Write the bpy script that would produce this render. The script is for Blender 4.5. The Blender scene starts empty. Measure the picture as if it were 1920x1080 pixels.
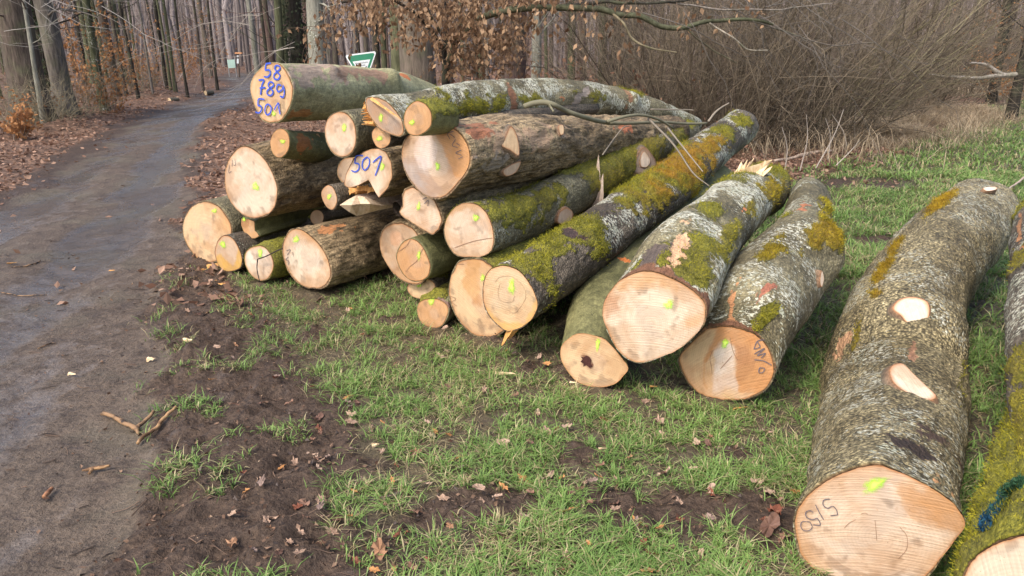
import bpy, math, random
import numpy as np
from mathutils import Vector
random.seed(7)
rng = np.random.default_rng(11)
C = bpy.context.scene.collection
SC = bpy.context.scene

# ------------------------------------------------------------------ camera, light, exposure
CAM_Z = 1.65
PITCH = math.radians(18.4)
F = 1382.0                      # focal length in 1920-wide pixels
cp, sp = math.cos(PITCH), math.sin(PITCH)
cam_d = bpy.data.cameras.new('camera'); cam = bpy.data.objects.new('camera', cam_d); C.objects.link(cam)
cam.location = (0, 0, CAM_Z); cam.rotation_euler = (math.radians(90) - PITCH, 0, 0)
cam_d.sensor_width = 36; cam_d.lens = 36 * F / 1920; cam_d.clip_start = 0.05; cam_d.clip_end = 900
SC.camera = cam
SUN_AZ, SUN_EL = 222.0, 50.0     # degrees clockwise from +Y, elevation
w = bpy.data.worlds.new('World'); SC.world = w; w.use_nodes = True
nt = w.node_tree
sky = nt.nodes.new('ShaderNodeTexSky'); sky.sky_type = 'NISHITA'; sky.sun_disc = False
sky.sun_elevation = math.radians(SUN_EL); sky.sun_rotation = math.radians(SUN_AZ)
sky.air_density = 1.0; sky.dust_density = 3.6; sky.ozone_density = 1.0
bg = nt.nodes['Background']; bg.inputs['Strength'].default_value = 0.15
nt.links.new(sky.outputs[0], bg.inputs['Color'])
sd = bpy.data.lights.new('sun', 'SUN'); sun = bpy.data.objects.new('sun', sd); C.objects.link(sun)
sd.energy = 1.3; sd.angle = math.radians(11); sd.color = (1.0, 0.98, 0.95)
a, e = math.radians(SUN_AZ), math.radians(SUN_EL)
sdir = Vector((math.sin(a) * math.cos(e), math.cos(a) * math.cos(e), math.sin(e)))
sun.rotation_euler = sdir.to_track_quat('Z', 'Y').to_euler(); sun.location = sdir * 30
SC.view_settings.view_transform = 'Standard'; SC.view_settings.look = 'None'
SC.view_settings.gamma = 1; SC.view_settings.use_curve_mapping = False
SC.view_settings.exposure = 1.10

# ------------------------------------------------------------------ geometry of the place
def ray(px, py):
    u = (px - 960) / F; v = (540 - py) / F
    return np.array([u, cp + v * sp, -sp + v * cp])
def G(px, py, z=0.0):
    d = ray(px, py); s = (z - CAM_Z) / d[2]
    return np.array([d[0] * s, d[1] * s, z])
def AY(px, py, Y):
    d = ray(px, py); s = Y / d[1]
    return np.array([d[0] * s, Y, CAM_Z + d[2] * s])
NP = np.array([0.618, 0.786, 0.0]); T0 = 2.918      # planes parallel to the front of the log pile
def AT(px, py, t):
    d = ray(px, py); s = (T0 + t) / d.dot(NP)
    return np.array([d[0] * s, d[1] * s, CAM_Z + d[2] * s]), s
def on_plane(px, py, P, n):
    d = ray(px, py); o = np.array([0, 0, CAM_Z]); s = (P - o).dot(n) / d.dot(n)
    return o + d * s

# ------------------------------------------------------------------ numpy noise
def _h(ix, iy, iz, seed):
    n = (ix * 374761393 + iy * 668265263 + iz * 2147483647 + seed * 974634777) & 0xFFFFFFFF
    n = ((n ^ (n >> 13)) * 1274126177) & 0xFFFFFFFF
    n = ((n ^ (n >> 16)) * 2246822519) & 0xFFFFFFFF
    return ((n ^ (n >> 15)) & 0xFFFFFF) / float(0xFFFFFF)
def vnoise(p, seed=0):
    p = np.asarray(p, dtype=np.float64)
    if p.shape[1] == 2: p = np.column_stack([p, np.zeros(len(p))])
    i = np.floor(p).astype(np.int64); f = p - i; f = f * f * (3 - 2 * f)
    x, y, z = i[:, 0], i[:, 1], i[:, 2]; r = 0
    for dx in (0, 1):
        wx = f[:, 0] if dx else 1 - f[:, 0]
        for dy in (0, 1):
            wy = f[:, 1] if dy else 1 - f[:, 1]
            for dz in (0, 1):
                wz = f[:, 2] if dz else 1 - f[:, 2]
                r = r + wx * wy * wz * _h(x + dx, y + dy, z + dz, seed)
    return r
def fbm(p, seed=0, octs=4, gain=0.5):
    p = np.asarray(p, dtype=np.float64); a = 1; t = 0; r = 0
    for k in range(octs):
        r = r + a * vnoise(p * (2.03 ** k) + 17.3 * k, seed + k); t += a; a *= gain
    return r / t
def sstep(a, b, x):
    t = np.clip((x - a) / (b - a), 0, 1); return t * t * (3 - 2 * t)
def mix(a, b, f): return a + (b - a) * f

# ------------------------------------------------------------------ mesh helpers
def new_mesh(name, V, Fs, smooth=True):
    """V (n,3); Fs list of int arrays (m,k)"""
    V = np.asarray(V, dtype=np.float32); me = bpy.data.meshes.new(name)
    if not isinstance(Fs, (list, tuple)): Fs = [Fs]
    Fs = [np.asarray(f, dtype=np.int32) for f in Fs if len(f)]
    me.vertices.add(len(V)); me.vertices.foreach_set('co', V.ravel())
    idx = np.concatenate([f.ravel() for f in Fs])
    tot = np.concatenate([np.full(len(f), f.shape[1], np.int32) for f in Fs])
    st = np.concatenate([[0], np.cumsum(tot)[:-1]]).astype(np.int32)
    me.loops.add(len(idx)); me.loops.foreach_set('vertex_index', idx)
    me.polygons.add(len(tot)); me.polygons.foreach_set('loop_start', st)
    try: me.polygons.foreach_set('loop_total', tot)
    except Exception: pass
    me.polygons.foreach_set('use_smooth', np.full(len(tot), smooth, dtype=bool))
    me.update(calc_edges=True)
    return me
def attr(me, name, arr, kind='FLOAT'):
    at = me.attributes.new(name, 'FLOAT_COLOR' if kind == 'COLOR' else kind, 'POINT')
    arr = np.asarray(arr, dtype=np.float32)
    if kind == 'FLOAT': at.data.foreach_set('value', arr.ravel())
    elif kind == 'FLOAT_VECTOR': at.data.foreach_set('vector', arr.ravel())
    else:
        c = np.ones((len(arr), 4), np.float32); c[:, :3] = arr; at.data.foreach_set('color', c.ravel())
def tag(o, label=None, cat=None, group=None, kind=None):
    if label: o['label'] = label
    if cat: o['category'] = cat
    if group: o['group'] = group
    if kind: o['kind'] = kind
    return o
def empty(name, loc, label=None, cat=None, group=None, rz=0):
    o = bpy.data.objects.new(name, None); C.objects.link(o); o.location = Vector([float(v) for v in loc]); o.rotation_euler[2] = rz
    o.empty_display_size = 0.1
    return tag(o, label, cat, group)
def obj(name, me, mat, parent=None):
    """links a mesh whose vertices are in world space; moves them to the parent's frame"""
    o = bpy.data.objects.new(name, me); C.objects.link(o)
    if mat and not me.materials: me.materials.append(mat)
    if parent is not None: o.parent = parent
    return o
def root_loc(o):
    v = Vector((0, 0, 0))
    while o is not None: v += o.location; o = o.parent
    return v
def mk(name, V, Fs, mat, parent=None, smooth=True, at=None, origin=None):
    """V in world space"""
    V = np.asarray(V, dtype=np.float64)
    org = np.array(root_loc(parent)) if parent is not None else (np.asarray(origin, float) if origin is not None else np.zeros(3))
    me = new_mesh(name, V - org, Fs, smooth)
    if at:
        for k, (arr, kd) in at.items(): attr(me, k, arr, kd)
    o = obj(name, me, mat, parent)
    if parent is None and origin is not None: o.location = Vector([float(v) for v in org])
    return o
def tubes(P, R, k=3):
    """P (M,n,3) centre lines, R (M,n) radii -> verts, quads"""
    P = np.asarray(P, float); R = np.asarray(R, float); M, n, _ = P.shape
    T = np.gradient(P, axis=1); T /= np.linalg.norm(T, axis=2, keepdims=True) + 1e-9
    ref = np.zeros((M, 1, 3)); ref[:, 0, 2] = 1
    D = P[:, -1] - P[:, 0]; vert = np.abs(D[:, 2]) > 0.8 * np.linalg.norm(D, axis=1)
    ref[vert, 0] = (1, 0, 0)
    A = np.cross(T, np.broadcast_to(ref, T.shape)); A /= np.linalg.norm(A, axis=2, keepdims=True) + 1e-9
    B = np.cross(A, T)
    th = np.arange(k) * 2 * np.pi / k
    V = P[:, :, None] + R[:, :, None, None] * (A[:, :, None] * np.cos(th)[None, None, :, None] + B[:, :, None] * np.sin(th)[None, None, :, None])
    i = np.arange(M)[:, None, None] * n * k; j = np.arange(n - 1)[None, :, None] * k; q = np.arange(k)[None, None]
    q2 = (q + 1) % k
    Fq = np.stack([i + j + q, i + j + q2, i + j + k + q2, i + j + k + q], -1).reshape(-1, 4)
    return V.reshape(-1, 3), Fq
def catmull(P, n):
    """P (m,d) control values, n samples"""
    P = np.asarray(P, float)
    if len(P) == 2: return P[0] + (P[1] - P[0]) * np.linspace(0, 1, n)[:, None]
    Q = np.vstack([2 * P[0] - P[1], P, 2 * P[-1] - P[-2]])
    u = np.linspace(0, len(P) - 1, n); i = np.minimum(u.astype(int), len(P) - 2); f = (u - i)[:, None]
    a, b, c, d = Q[i], Q[i + 1], Q[i + 2], Q[i + 3]
    return 0.5 * ((2 * b) + (c - a) * f + (2 * a - 5 * b + 4 * c - d) * f ** 2 + (3 * b - a - 3 * c + d) * f ** 3)
def closed_catmull(P, n):
    P = np.asarray(P, float); m = len(P)
    u = np.linspace(0, m, n, endpoint=False); i = u.astype(int); f = (u - i)[:, None]
    a, b, c, d = P[(i - 1) % m], P[i % m], P[(i + 1) % m], P[(i + 2) % m]
    return 0.5 * ((2 * b) + (c - a) * f + (2 * a - 5 * b + 4 * c - d) * f ** 2 + (3 * b - a - 3 * c + d) * f ** 3)
def pip(Q, poly):
    """points (n,2) in polygon"""
    x, y = Q[:, 0], Q[:, 1]; r = np.zeros(len(Q), bool); m = len(poly)
    for i in range(m):
        x1, y1 = poly[i]; x2, y2 = poly[(i + 1) % m]
        c = ((y1 > y) != (y2 > y)); xi = (x2 - x1) * (y - y1) / ((y2 - y1) if y2 != y1 else 1e-9) + x1
        r ^= c & (x < xi)
    return r

# ------------------------------------------------------------------ materials
class M:
    def __init__(s, name, rough=0.8, spec=0.3):
        s.m = bpy.data.materials.new(name); s.m.use_nodes = True; s.t = s.m.node_tree
        s.b = s.t.nodes['Principled BSDF']; s.out = s.t.nodes['Material Output']
        s.b.inputs['Roughness'].default_value = rough; s.b.inputs['Specular IOR Level'].default_value = spec
    def n(s, typ, props=None, **kw):
        nd = s.t.nodes.new(typ)
        for k, v in (props or {}).items(): setattr(nd, k, v)
        for k, v in kw.items():
            k = k.replace('_', ' ')
            key = int(k[1:]) if k[0] == 'i' and k[1:].isdigit() else k
            s.put(nd.inputs[key], v)
        return nd
    def put(s, inp, v):
        if isinstance(v, bpy.types.NodeSocket): s.t.links.new(v, inp)
        elif isinstance(v, bpy.types.Node): s.t.links.new(v.outputs[0], inp)
        else:
            if isinstance(v, tuple) and len(v) == 3 and inp.type == 'RGBA': v = v + (1,)
            inp.default_value = v
    def at(s, name, out='Fac'): return s.n('ShaderNodeAttribute', {'attribute_name': name}).outputs[out]
    def noise(s, vec, scale, detail=4, rough=0.5, dist=0.0):
        return s.n('ShaderNodeTexNoise', None, Vector=vec, Scale=scale, Detail=detail, Roughness=rough, Distortion=dist).outputs['Fac']
    def mul(s, a, b): return s.n('ShaderNodeMath', {'operation': 'MULTIPLY'}, i0=a, i1=b).outputs[0]
    def add(s, a, b): return s.n('ShaderNodeMath', {'operation': 'ADD'}, i0=a, i1=b).outputs[0]
    def sub(s, a, b): return s.n('ShaderNodeMath', {'operation': 'SUBTRACT'}, i0=a, i1=b).outputs[0]
    def sin(s, a): return s.n('ShaderNodeMath', {'operation': 'SINE'}, i0=a).outputs[0]
    def mp(s, v, a, b, c=0.0, d=1.0):
        return s.n('ShaderNodeMapRange', None, Value=v, i1=a, i2=b, i3=c, i4=d).outputs[0]
    def mixc(s, f, a, b, mode='MIX'):
        nd = s.t.nodes.new('ShaderNodeMix'); nd.data_type = 'RGBA'; nd.blend_type = mode
        s.put(nd.inputs[0], f); s.put(nd.inputs[6], a); s.put(nd.inputs[7], b); return nd.outputs[2]
    def scale(s, vec, v):
        return s.n('ShaderNodeVectorMath', {'operation': 'MULTIPLY'}, i0=vec, i1=v).outputs[0]
    def bump(s, h, strength=0.5, dist=0.01, normal=None):
        nd = s.n('ShaderNodeBump', None, Height=h, Strength=strength, Distance=dist)
        if normal is not None: s.put(nd.inputs['Normal'], normal)
        return nd.outputs[0]
    def val(s, v): # grey colour multiplier from a float
        return s.n('ShaderNodeCombineColor', None, i0=v, i1=v, i2=v).outputs[0]
    def set(s, col=None, normal=None, rough=None):
        if col is not None: s.put(s.b.inputs['Base Color'], col)
        if normal is not None: s.put(s.b.inputs['Normal'], normal)
        if rough is not None: s.put(s.b.inputs['Roughness'], rough)
        return s.m

def plain(name, col, rough=0.8, var=0.25, sc=30, spec=0.3, bump=0.3):
    m = M(name, rough, spec); p = m.n('ShaderNodeTexCoord').outputs['Object']
    n = m.noise(p, sc, 5, 0.6)
    c = m.mixc(1.0, col, m.val(m.mp(n, 0.2, 0.8, 1 - var, 1 + var)), 'MULTIPLY')
    return m.set(c, m.bump(n, bump, 0.01))

def bark_material():
    m = M('log_bark', 0.78, 0.3)
    lc = m.at('lc', 'Vector'); col = m.at('col', 'Color'); moss = m.at('moss'); lich = m.at('lichen'); peel = m.at('peel'); fur = m.at('furrow')
    n1 = m.noise(lc, 28, 6, 0.65); n2 = m.noise(lc, 110, 4, 0.6)
    st = m.scale(lc, (14.0, 60.0, 60.0)); nf = m.noise(st, 1.0, 5, 0.65)
    cr = m.scale(lc, (70.0, 30.0, 30.0)); nc = m.noise(cr, 1.0, 4, 0.6)      # short cross flecks
    v = m.mp(n1, 0.25, 0.75, 0.55, 1.4)
    v = m.mul(v, m.mp(n2, 0.3, 0.7, 0.72, 1.28))
    vf = m.mp(nf, 0.35, 0.6, 0.35, 1.25)
    v = m.mul(v, m.add(m.mul(m.sub(vf, 1.0), m.add(m.mul(fur, 0.85), 0.2)), 1.0))
    vo = m.n('ShaderNodeTexVoronoi', None, Vector=m.scale(lc, (1.4, 1.0, 1.0)), Scale=78.0)
    sc_ = m.n('ShaderNodeSeparateColor', None, i0=vo.outputs['Color']); cell = sc_.outputs[0]
    v = m.mul(v, m.add(1.0, m.mul(m.at('speck'), m.mp(cell, 0.0, 1.0, -0.5, 0.75))))
    v = m.mul(v, m.add(1.0, m.mul(m.at('speck'), m.mp(vo.outputs['Distance'], 0.25, 0.75, 0.1, -0.65))))
    base = m.mixc(1.0, col, m.val(v), 'MULTIPLY')
    # lichen crust
    thr = m.sub(0.71, m.mul(lich, 0.205))
    ln = m.add(m.mul(m.noise(m.scale(lc, (1.7, 1.0, 1.0)), 62, 4, 0.65), 0.6), m.mul(nc, 0.4))
    lm = m.mp(m.sub(ln, thr), 0.0, 0.035); lm = m.mul(lm, m.mp(lich, 0.0, 0.08))
    lcol = m.mixc(m.mp(n2, 0.35, 0.65), (0.38, 0.365, 0.26), (0.66, 0.63, 0.50))
    lcol = m.mixc(m.mul(m.mp(m.noise(lc, 9, 2), 0.5, 0.65), 0.5), lcol, (0.36, 0.38, 0.25))
    base = m.mixc(lm, base, lcol)
    # moss
    mn = m.noise(lc, 55, 4, 0.7)
    mm = m.mp(m.add(moss, m.mul(m.sub(mn, 0.5), 1.3)), 0.42, 0.58)
    mcol = m.mixc(m.mp(m.noise(lc, 90, 4, 0.6), 0.3, 0.7), (0.075, 0.08, 0.012), (0.34, 0.30, 0.035))
    mcol = m.mixc(m.mul(m.mp(m.noise(lc, 7, 4, .6), .45, .65), .55), mcol, (0.10, 0.085, 0.03))
    mcol = m.mixc(m.at('mossdry'), mcol, m.mixc(m.mp(n2, 0.3, 0.7), (0.16, 0.09, 0.015), (0.48, 0.25, 0.03)))
    base = m.mixc(mm, base, mcol)
    # bare wood where bark was torn off
    pcol = m.at('peelcol', 'Color')
    pv = m.mixc(1.0, pcol, m.val(m.mp(nf, 0.3, 0.7, 0.6, 1.35)), 'MULTIPLY')
    pm = m.mp(m.add(peel, m.mul(m.sub(m.add(m.mul(nf, .6), m.mul(n2, .4)), 0.5), 2.2)), 0.44, 0.62)
    base = m.mixc(pm, base, pv)
    h = m.add(m.mul(n1, 0.7), m.add(m.mul(m.mul(nf, fur), 1.4), m.mul(n2, 0.3)))
    h = m.add(h, m.mul(lm, 0.25)); h = m.add(h, m.mul(m.mul(m.at('speck'), m.mp(vo.outputs['Distance'], 0.1, 0.8, 1.0, 0.0)), 0.8)); h = m.add(h, m.mul(m.mul(mm, mn), 2.2))
    return m.set(base, m.bump(h, 0.9, 0.012), m.mp(n1, 0.3, 0.7, 0.55, 0.85))
MAT_BARK = bark_material()

def face_material():
    m = M('sawn_wood', 0.62, 0.25)
    col = m.at('col', 'Color'); fc = m.at('fc', 'Vector'); pr = m.at('pith'); sw = m.at('saw')
    n = m.noise(fc, 22, 5, 0.6); nb = m.noise(fc, 6, 3, 0.5)
    ring = m.sin(m.add(m.mul(pr, 640.0), m.mul(nb, 9.0)))
    ring2 = m.sin(m.add(m.mul(pr, 190.0), m.mul(nb, 7.0)))
    saw = m.sin(m.add(m.mul(sw, 520.0), m.mul(nb, 16.0)))
    sawn = m.noise(m.n('ShaderNodeCombineXYZ', None, X=m.mul(sw, 170.0), Y=0.0, Z=0.0).outputs[0], 1.0, 3, 0.7)
    v = m.add(1.0, m.mul(ring, 0.035)); v = m.add(v, m.mul(ring2, m.mul(m.mp(n, .4, .6), 0.045))); v = m.add(v, m.mul(m.mul(saw, m.mp(nb, 0.45, 0.65)), 0.035))
    v = m.add(v, m.mul(m.sub(sawn, 0.5), 0.55)); v = m.add(v, m.mul(m.sub(n, 0.5), 0.22))
    c = m.mixc(1.0, col, m.val(v), 'MULTIPLY')
    c = m.mixc(m.mul(m.mp(m.noise(fc, 3.2, 6, 0.62, 0.4), 0.49, 0.60), 0.42), c, (0.38, 0.19, 0.075))
    c = m.mixc(m.mul(m.mp(m.noise(fc, 130, 3, 0.6), 0.64, 0.70), 0.5), c, (0.20, 0.11, 0.06))
    h = m.add(m.mul(saw, 0.06), m.add(m.mul(sawn, 1.0), m.mul(n, 0.4)))
    return m.set(c, m.bump(h, 0.6, 0.005))
MAT_FACE = face_material()
def spray_material():
    m = M('spray_paint', 0.6, 0.2); r = m.at('rad'); p = m.n('ShaderNodeTexCoord').outputs['Object']
    n = m.noise(p, 90, 3, 0.6); n2 = m.noise(p, 30, 2)
    c = m.mixc(m.mp(m.add(r, m.mul(n2, 0.4)), 0.3, 0.8), (0.72, 0.95, 0.18), (0.42, 0.82, 0.03))
    m.set(c); tr = m.n('ShaderNodeBsdfTransparent')
    al = m.mp(m.add(r, m.mul(m.sub(n, 0.5), 0.9)), 0.25, 0.95, 0.78, 0.0)
    mx = m.n('ShaderNodeMixShader', None, i0=al, i1=tr.outputs[0], i2=m.b.outputs[0])
    m.t.links.new(mx.outputs[0], m.out.inputs[0]); return m.m
MAT_SPRAY = spray_material()
def crayon(name, c, cover):
    m = M(name, .65, .2); p = m.n('ShaderNodeTexCoord').outputs['Object']; n = m.noise(p, 150, 3, .7); n2 = m.noise(m.scale(p, (40., 40., 300.)), 1.0, 2)
    m.set(m.mixc(m.mp(n, .3, .7), c, tuple(min(1, v * 1.7 + .02) for v in c))); tr = m.n('ShaderNodeBsdfTransparent')
    mx = m.n('ShaderNodeMixShader', None, i0=m.mp(m.add(m.mul(n, .5), m.mul(n2, .5)), cover, cover + .10, 1.0, .15), i1=tr.outputs[0], i2=m.b.outputs[0]); m.t.links.new(mx.outputs[0], m.out.inputs[0]); return m.m
MAT_BLUE = crayon('blue_crayon', (0.03, 0.065, 0.34), .60)
MAT_PENCIL = crayon('dark_crayon', (0.10, 0.08, 0.085), .56)
MAT_SPLINTER = None
def wood_mat(name, c1, c2):
    m = M(name, 0.65, 0.25); p = m.n('ShaderNodeTexCoord').outputs['Object']
    n = m.noise(m.scale(p, (60., 60., 18.)), 1.0, 5, 0.6)
    return m.set(m.mixc(m.mp(n, 0.3, 0.7), c1, c2), m.bump(n, 0.6, 0.006))
MAT_SPLINTER = wood_mat('torn_wood', (0.50, 0.31, 0.15), (0.82, 0.66, 0.42))
MAT_SPLINTER_OR = wood_mat('torn_wood_orange', (0.42, 0.17, 0.045), (0.75, 0.42, 0.14))
MAT_SPLINTER_GR = wood_mat('weathered_wood', (0.30, 0.21, 0.15), (0.55, 0.43, 0.33))
def leafy(name, trans=0.35, rough=0.6, spec=0.3):
    """per-vertex colour, thin and a little translucent"""
    m = M(name, rough, spec); col = m.at('col', 'Color'); m.set(col)
    t = m.n('ShaderNodeBsdfTranslucent', None, Color=col)
    mx = m.n('ShaderNodeMixShader', None, i0=trans, i1=m.b.outputs[0], i2=t.outputs[0])
    m.t.links.new(mx.outputs[0], m.out.inputs[0]); return m.m
MAT_GRASS = leafy('grass_blades', 0.35, 0.5, 0.35)
MAT_MOSS = leafy('moss_tufts', 0.25, 0.9, 0.1)
MAT_LEAF = leafy('dead_leaves', 0.25, 0.7, 0.2)
def twig_mat():
    m = M('twigs', 0.85, 0.15); return m.set(m.at('col', 'Color'))
MAT_TWIG = twig_mat()
def trunk_mat():
    m = M('tree_bark', 0.9, 0.15); p = m.n('ShaderNodeTexCoord').outputs['Object']; col = m.at('col', 'Color')
    n = m.noise(m.scale(p, (22., 22., 3.5)), 1.0, 5, 0.65); n2 = m.noise(p, 3.0, 4, 0.6); n3 = m.noise(p, 40, 3)
    c = m.mixc(1.0, col, m.val(m.mp(n, 0.3, 0.7, 0.5, 1.45)), 'MULTIPLY')
    c = m.mixc(m.mul(m.mp(n2, 0.5, 0.7), 0.6), c, (0.12, 0.13, 0.07))
    c = m.mixc(m.mul(m.mp(m.mul(n3, n2), 0.33, 0.38), m.at('pale')), c, (0.48, 0.48, 0.42))
    return m.set(c, m.bump(n, 0.9, 0.03))
MAT_TRUNK = trunk_mat()
# ------------------------------------------------------------------ ground: regions in world metres
def region(pix):  # photograph landmarks on flat ground -> world outline
    return np.array([G(x, y)[:2] for x, y in pix])
ROAD_L = np.array([G(x, y)[:2] for x, y in [(-1500, 1040), (-700, 640), (-200, 450), (0, 385), (100, 328), (200, 262), (300, 214), (370, 188), (432, 166), (440, 155), (418, 147), (430, 139)]])
ROAD_R = np.array([G(x, y)[:2] for x, y in [(180, 1200), (250, 1000), (290, 800), (290, 640), (315, 500), (335, 420), (350, 360), (362, 300), (385, 240), (420, 208), (470, 182), (520, 168), (560, 158), (540, 139)]])
MUD_R = np.array([G(x, y)[:2] for x, y in [(900, 1200), (700, 1080), (640, 960), (650, 860), (590, 770), (500, 660), (430, 580), (395, 520), (370, 480), (380, 330), (400, 240), (430, 210), (480, 182), (530, 168), (565, 158), (540, 139)]])
def xat(line, y):
    o = np.argsort(line[:, 1]); return np.interp(y, line[o, 1], line[o, 0])
GRASS_B = np.array([G(x, y)[:2] for x, y in [(1330, 420), (1420, 372), (1560, 318), (1680, 285), (1790, 235), (1860, 200), (1960, 178), (2300, 160)]])
MUDSPOTS = [(G(x, y)[:2], r) for x, y, r in [(930, 965, .17), (820, 960, .14), (1290, 960, .16), (1200, 975, .14), (1450, 985, .2), (1060, 700, .12), (960, 640, .14),
            (1640, 448, .28), (1640, 340, .6), (1560, 345, .5), (1760, 335, .35), (1100, 860, .08), (1440, 650, .1), (1130, 945, .12), (1380, 850, .08), (1000, 700, .12), (1610, 545, .14), (600, 620, .15), (740, 600, .12)]]
def masks(x, y):
    """returns road, mud, grass, litter weights"""
    p = np.column_stack([x, y]); n = fbm(p * 1.3, 3, 4) - 0.5; n2 = fbm(p * 5.0, 9, 3) - 0.5
    ax = x + n * 0.5 + n2 * 0.25
    far = sstep(5, 12, y)
    road = sstep(-0.06, 0.12, ax - xat(ROAD_L, y)) * sstep(-0.10, 0.14, xat(ROAD_R, y) - ax)
    mud = sstep(-0.05, 0.2, ax - xat(ROAD_L, y) + 0.4) * sstep(-0.12, 0.25, xat(MUD_R, y) - ax - n2 * .8) * (1 - road)
    # grass: right of the mud, and nearer than the brown border behind the pile
    yb = np.interp(x, GRASS_B[:, 0], GRASS_B[:, 1]); yb = np.where(x < GRASS_B[0, 0], 5.2 - 0.15 * x, yb)
    g = sstep(0.0, 0.3, ax - xat(MUD_R, y)) * sstep(-0.3, 0.4, yb - y + n * 1.6 + n2 * 1.0)
    spot = np.zeros_like(x)
    for c, r in MUDSPOTS:
        d = np.hypot(x - c[0], (y - c[1]) * 1.0) + n * 0.3 * r / .2 * .6 + n2 * 0.25
        spot = np.maximum(spot, 1 - sstep(r * 0.6, r * 1.15, d))
    left = sstep(-0.1, 0.5, xat(ROAD_L, y) - ax)
    g = g * (1 - spot); mud = np.maximum(mud, spot * (1 - road))
    rest = np.clip(1 - road - mud - g, 0, 1); k = (1 - sstep(4.9, 5.8, y + n * 1.5)) * (x > xat(ROAD_R, y) - .3); mud = mud + rest * k * .9
    lit = np.clip(1 - road - mud - g, 0, 1)
    return road, np.clip(mud, 0, 1), g, lit
def height(x, y):
    p = np.column_stack([x, y])
    road, mud, g, lit = masks(x, y)
    near = 1 - sstep(9, 16, y)
    h = (fbm(p * 0.6, 21, 3) - 0.5) * 0.10
    h -= 0.025 * road * near + 0.03 * wetband(x, y) * road
    clod = fbm(p * 16, 31, 5, 0.62) - 0.5
    rut = np.abs(fbm(np.column_stack([x * 1.6 + y * 2.2, (x * 2.0 - y * 1.4) * 1.6]), 41, 4) - 0.5)
    h += near * (mud * (clod * 0.105 + (0.09 - rut * 0.55) * 0.34) + road * ((fbm(p * 9, 51, 4, .6) - 0.5) * 0.022) + (g + lit) * clod * 0.035)
    h += 0.5 * (1 - near) * lit * (fbm(p * 0.8, 61, 3) - 0.5)
    # left verge is a little higher, far wood climbs a slope
    h += 0.10 * sstep(0.2, 1.5, xat(ROAD_L, y) - x) * sstep(6, 9, y)
    h += 11.0 * sstep(55, 150, y) ** 1.3 - 0.02
    return h - np.interp(0, [0], [0])
def wetband(x, y):
    f = (x - xat(ROAD_L, y)) / np.maximum(xat(ROAD_R, y) - xat(ROAD_L, y), .3); n = (fbm(np.column_stack([x, y * .5]) * 1.5, 91, 3) - .5) * .35
    return np.clip(np.exp(-((f + n - .72) / .13) ** 2) + .7 * np.exp(-((f + n - .2) / .10) ** 2), 0, 1) * (.35 + .65 * sstep(3, 7, y))
def hat(x, y): return float(height(np.array([float(x)]), np.array([float(y)]))[0])

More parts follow.
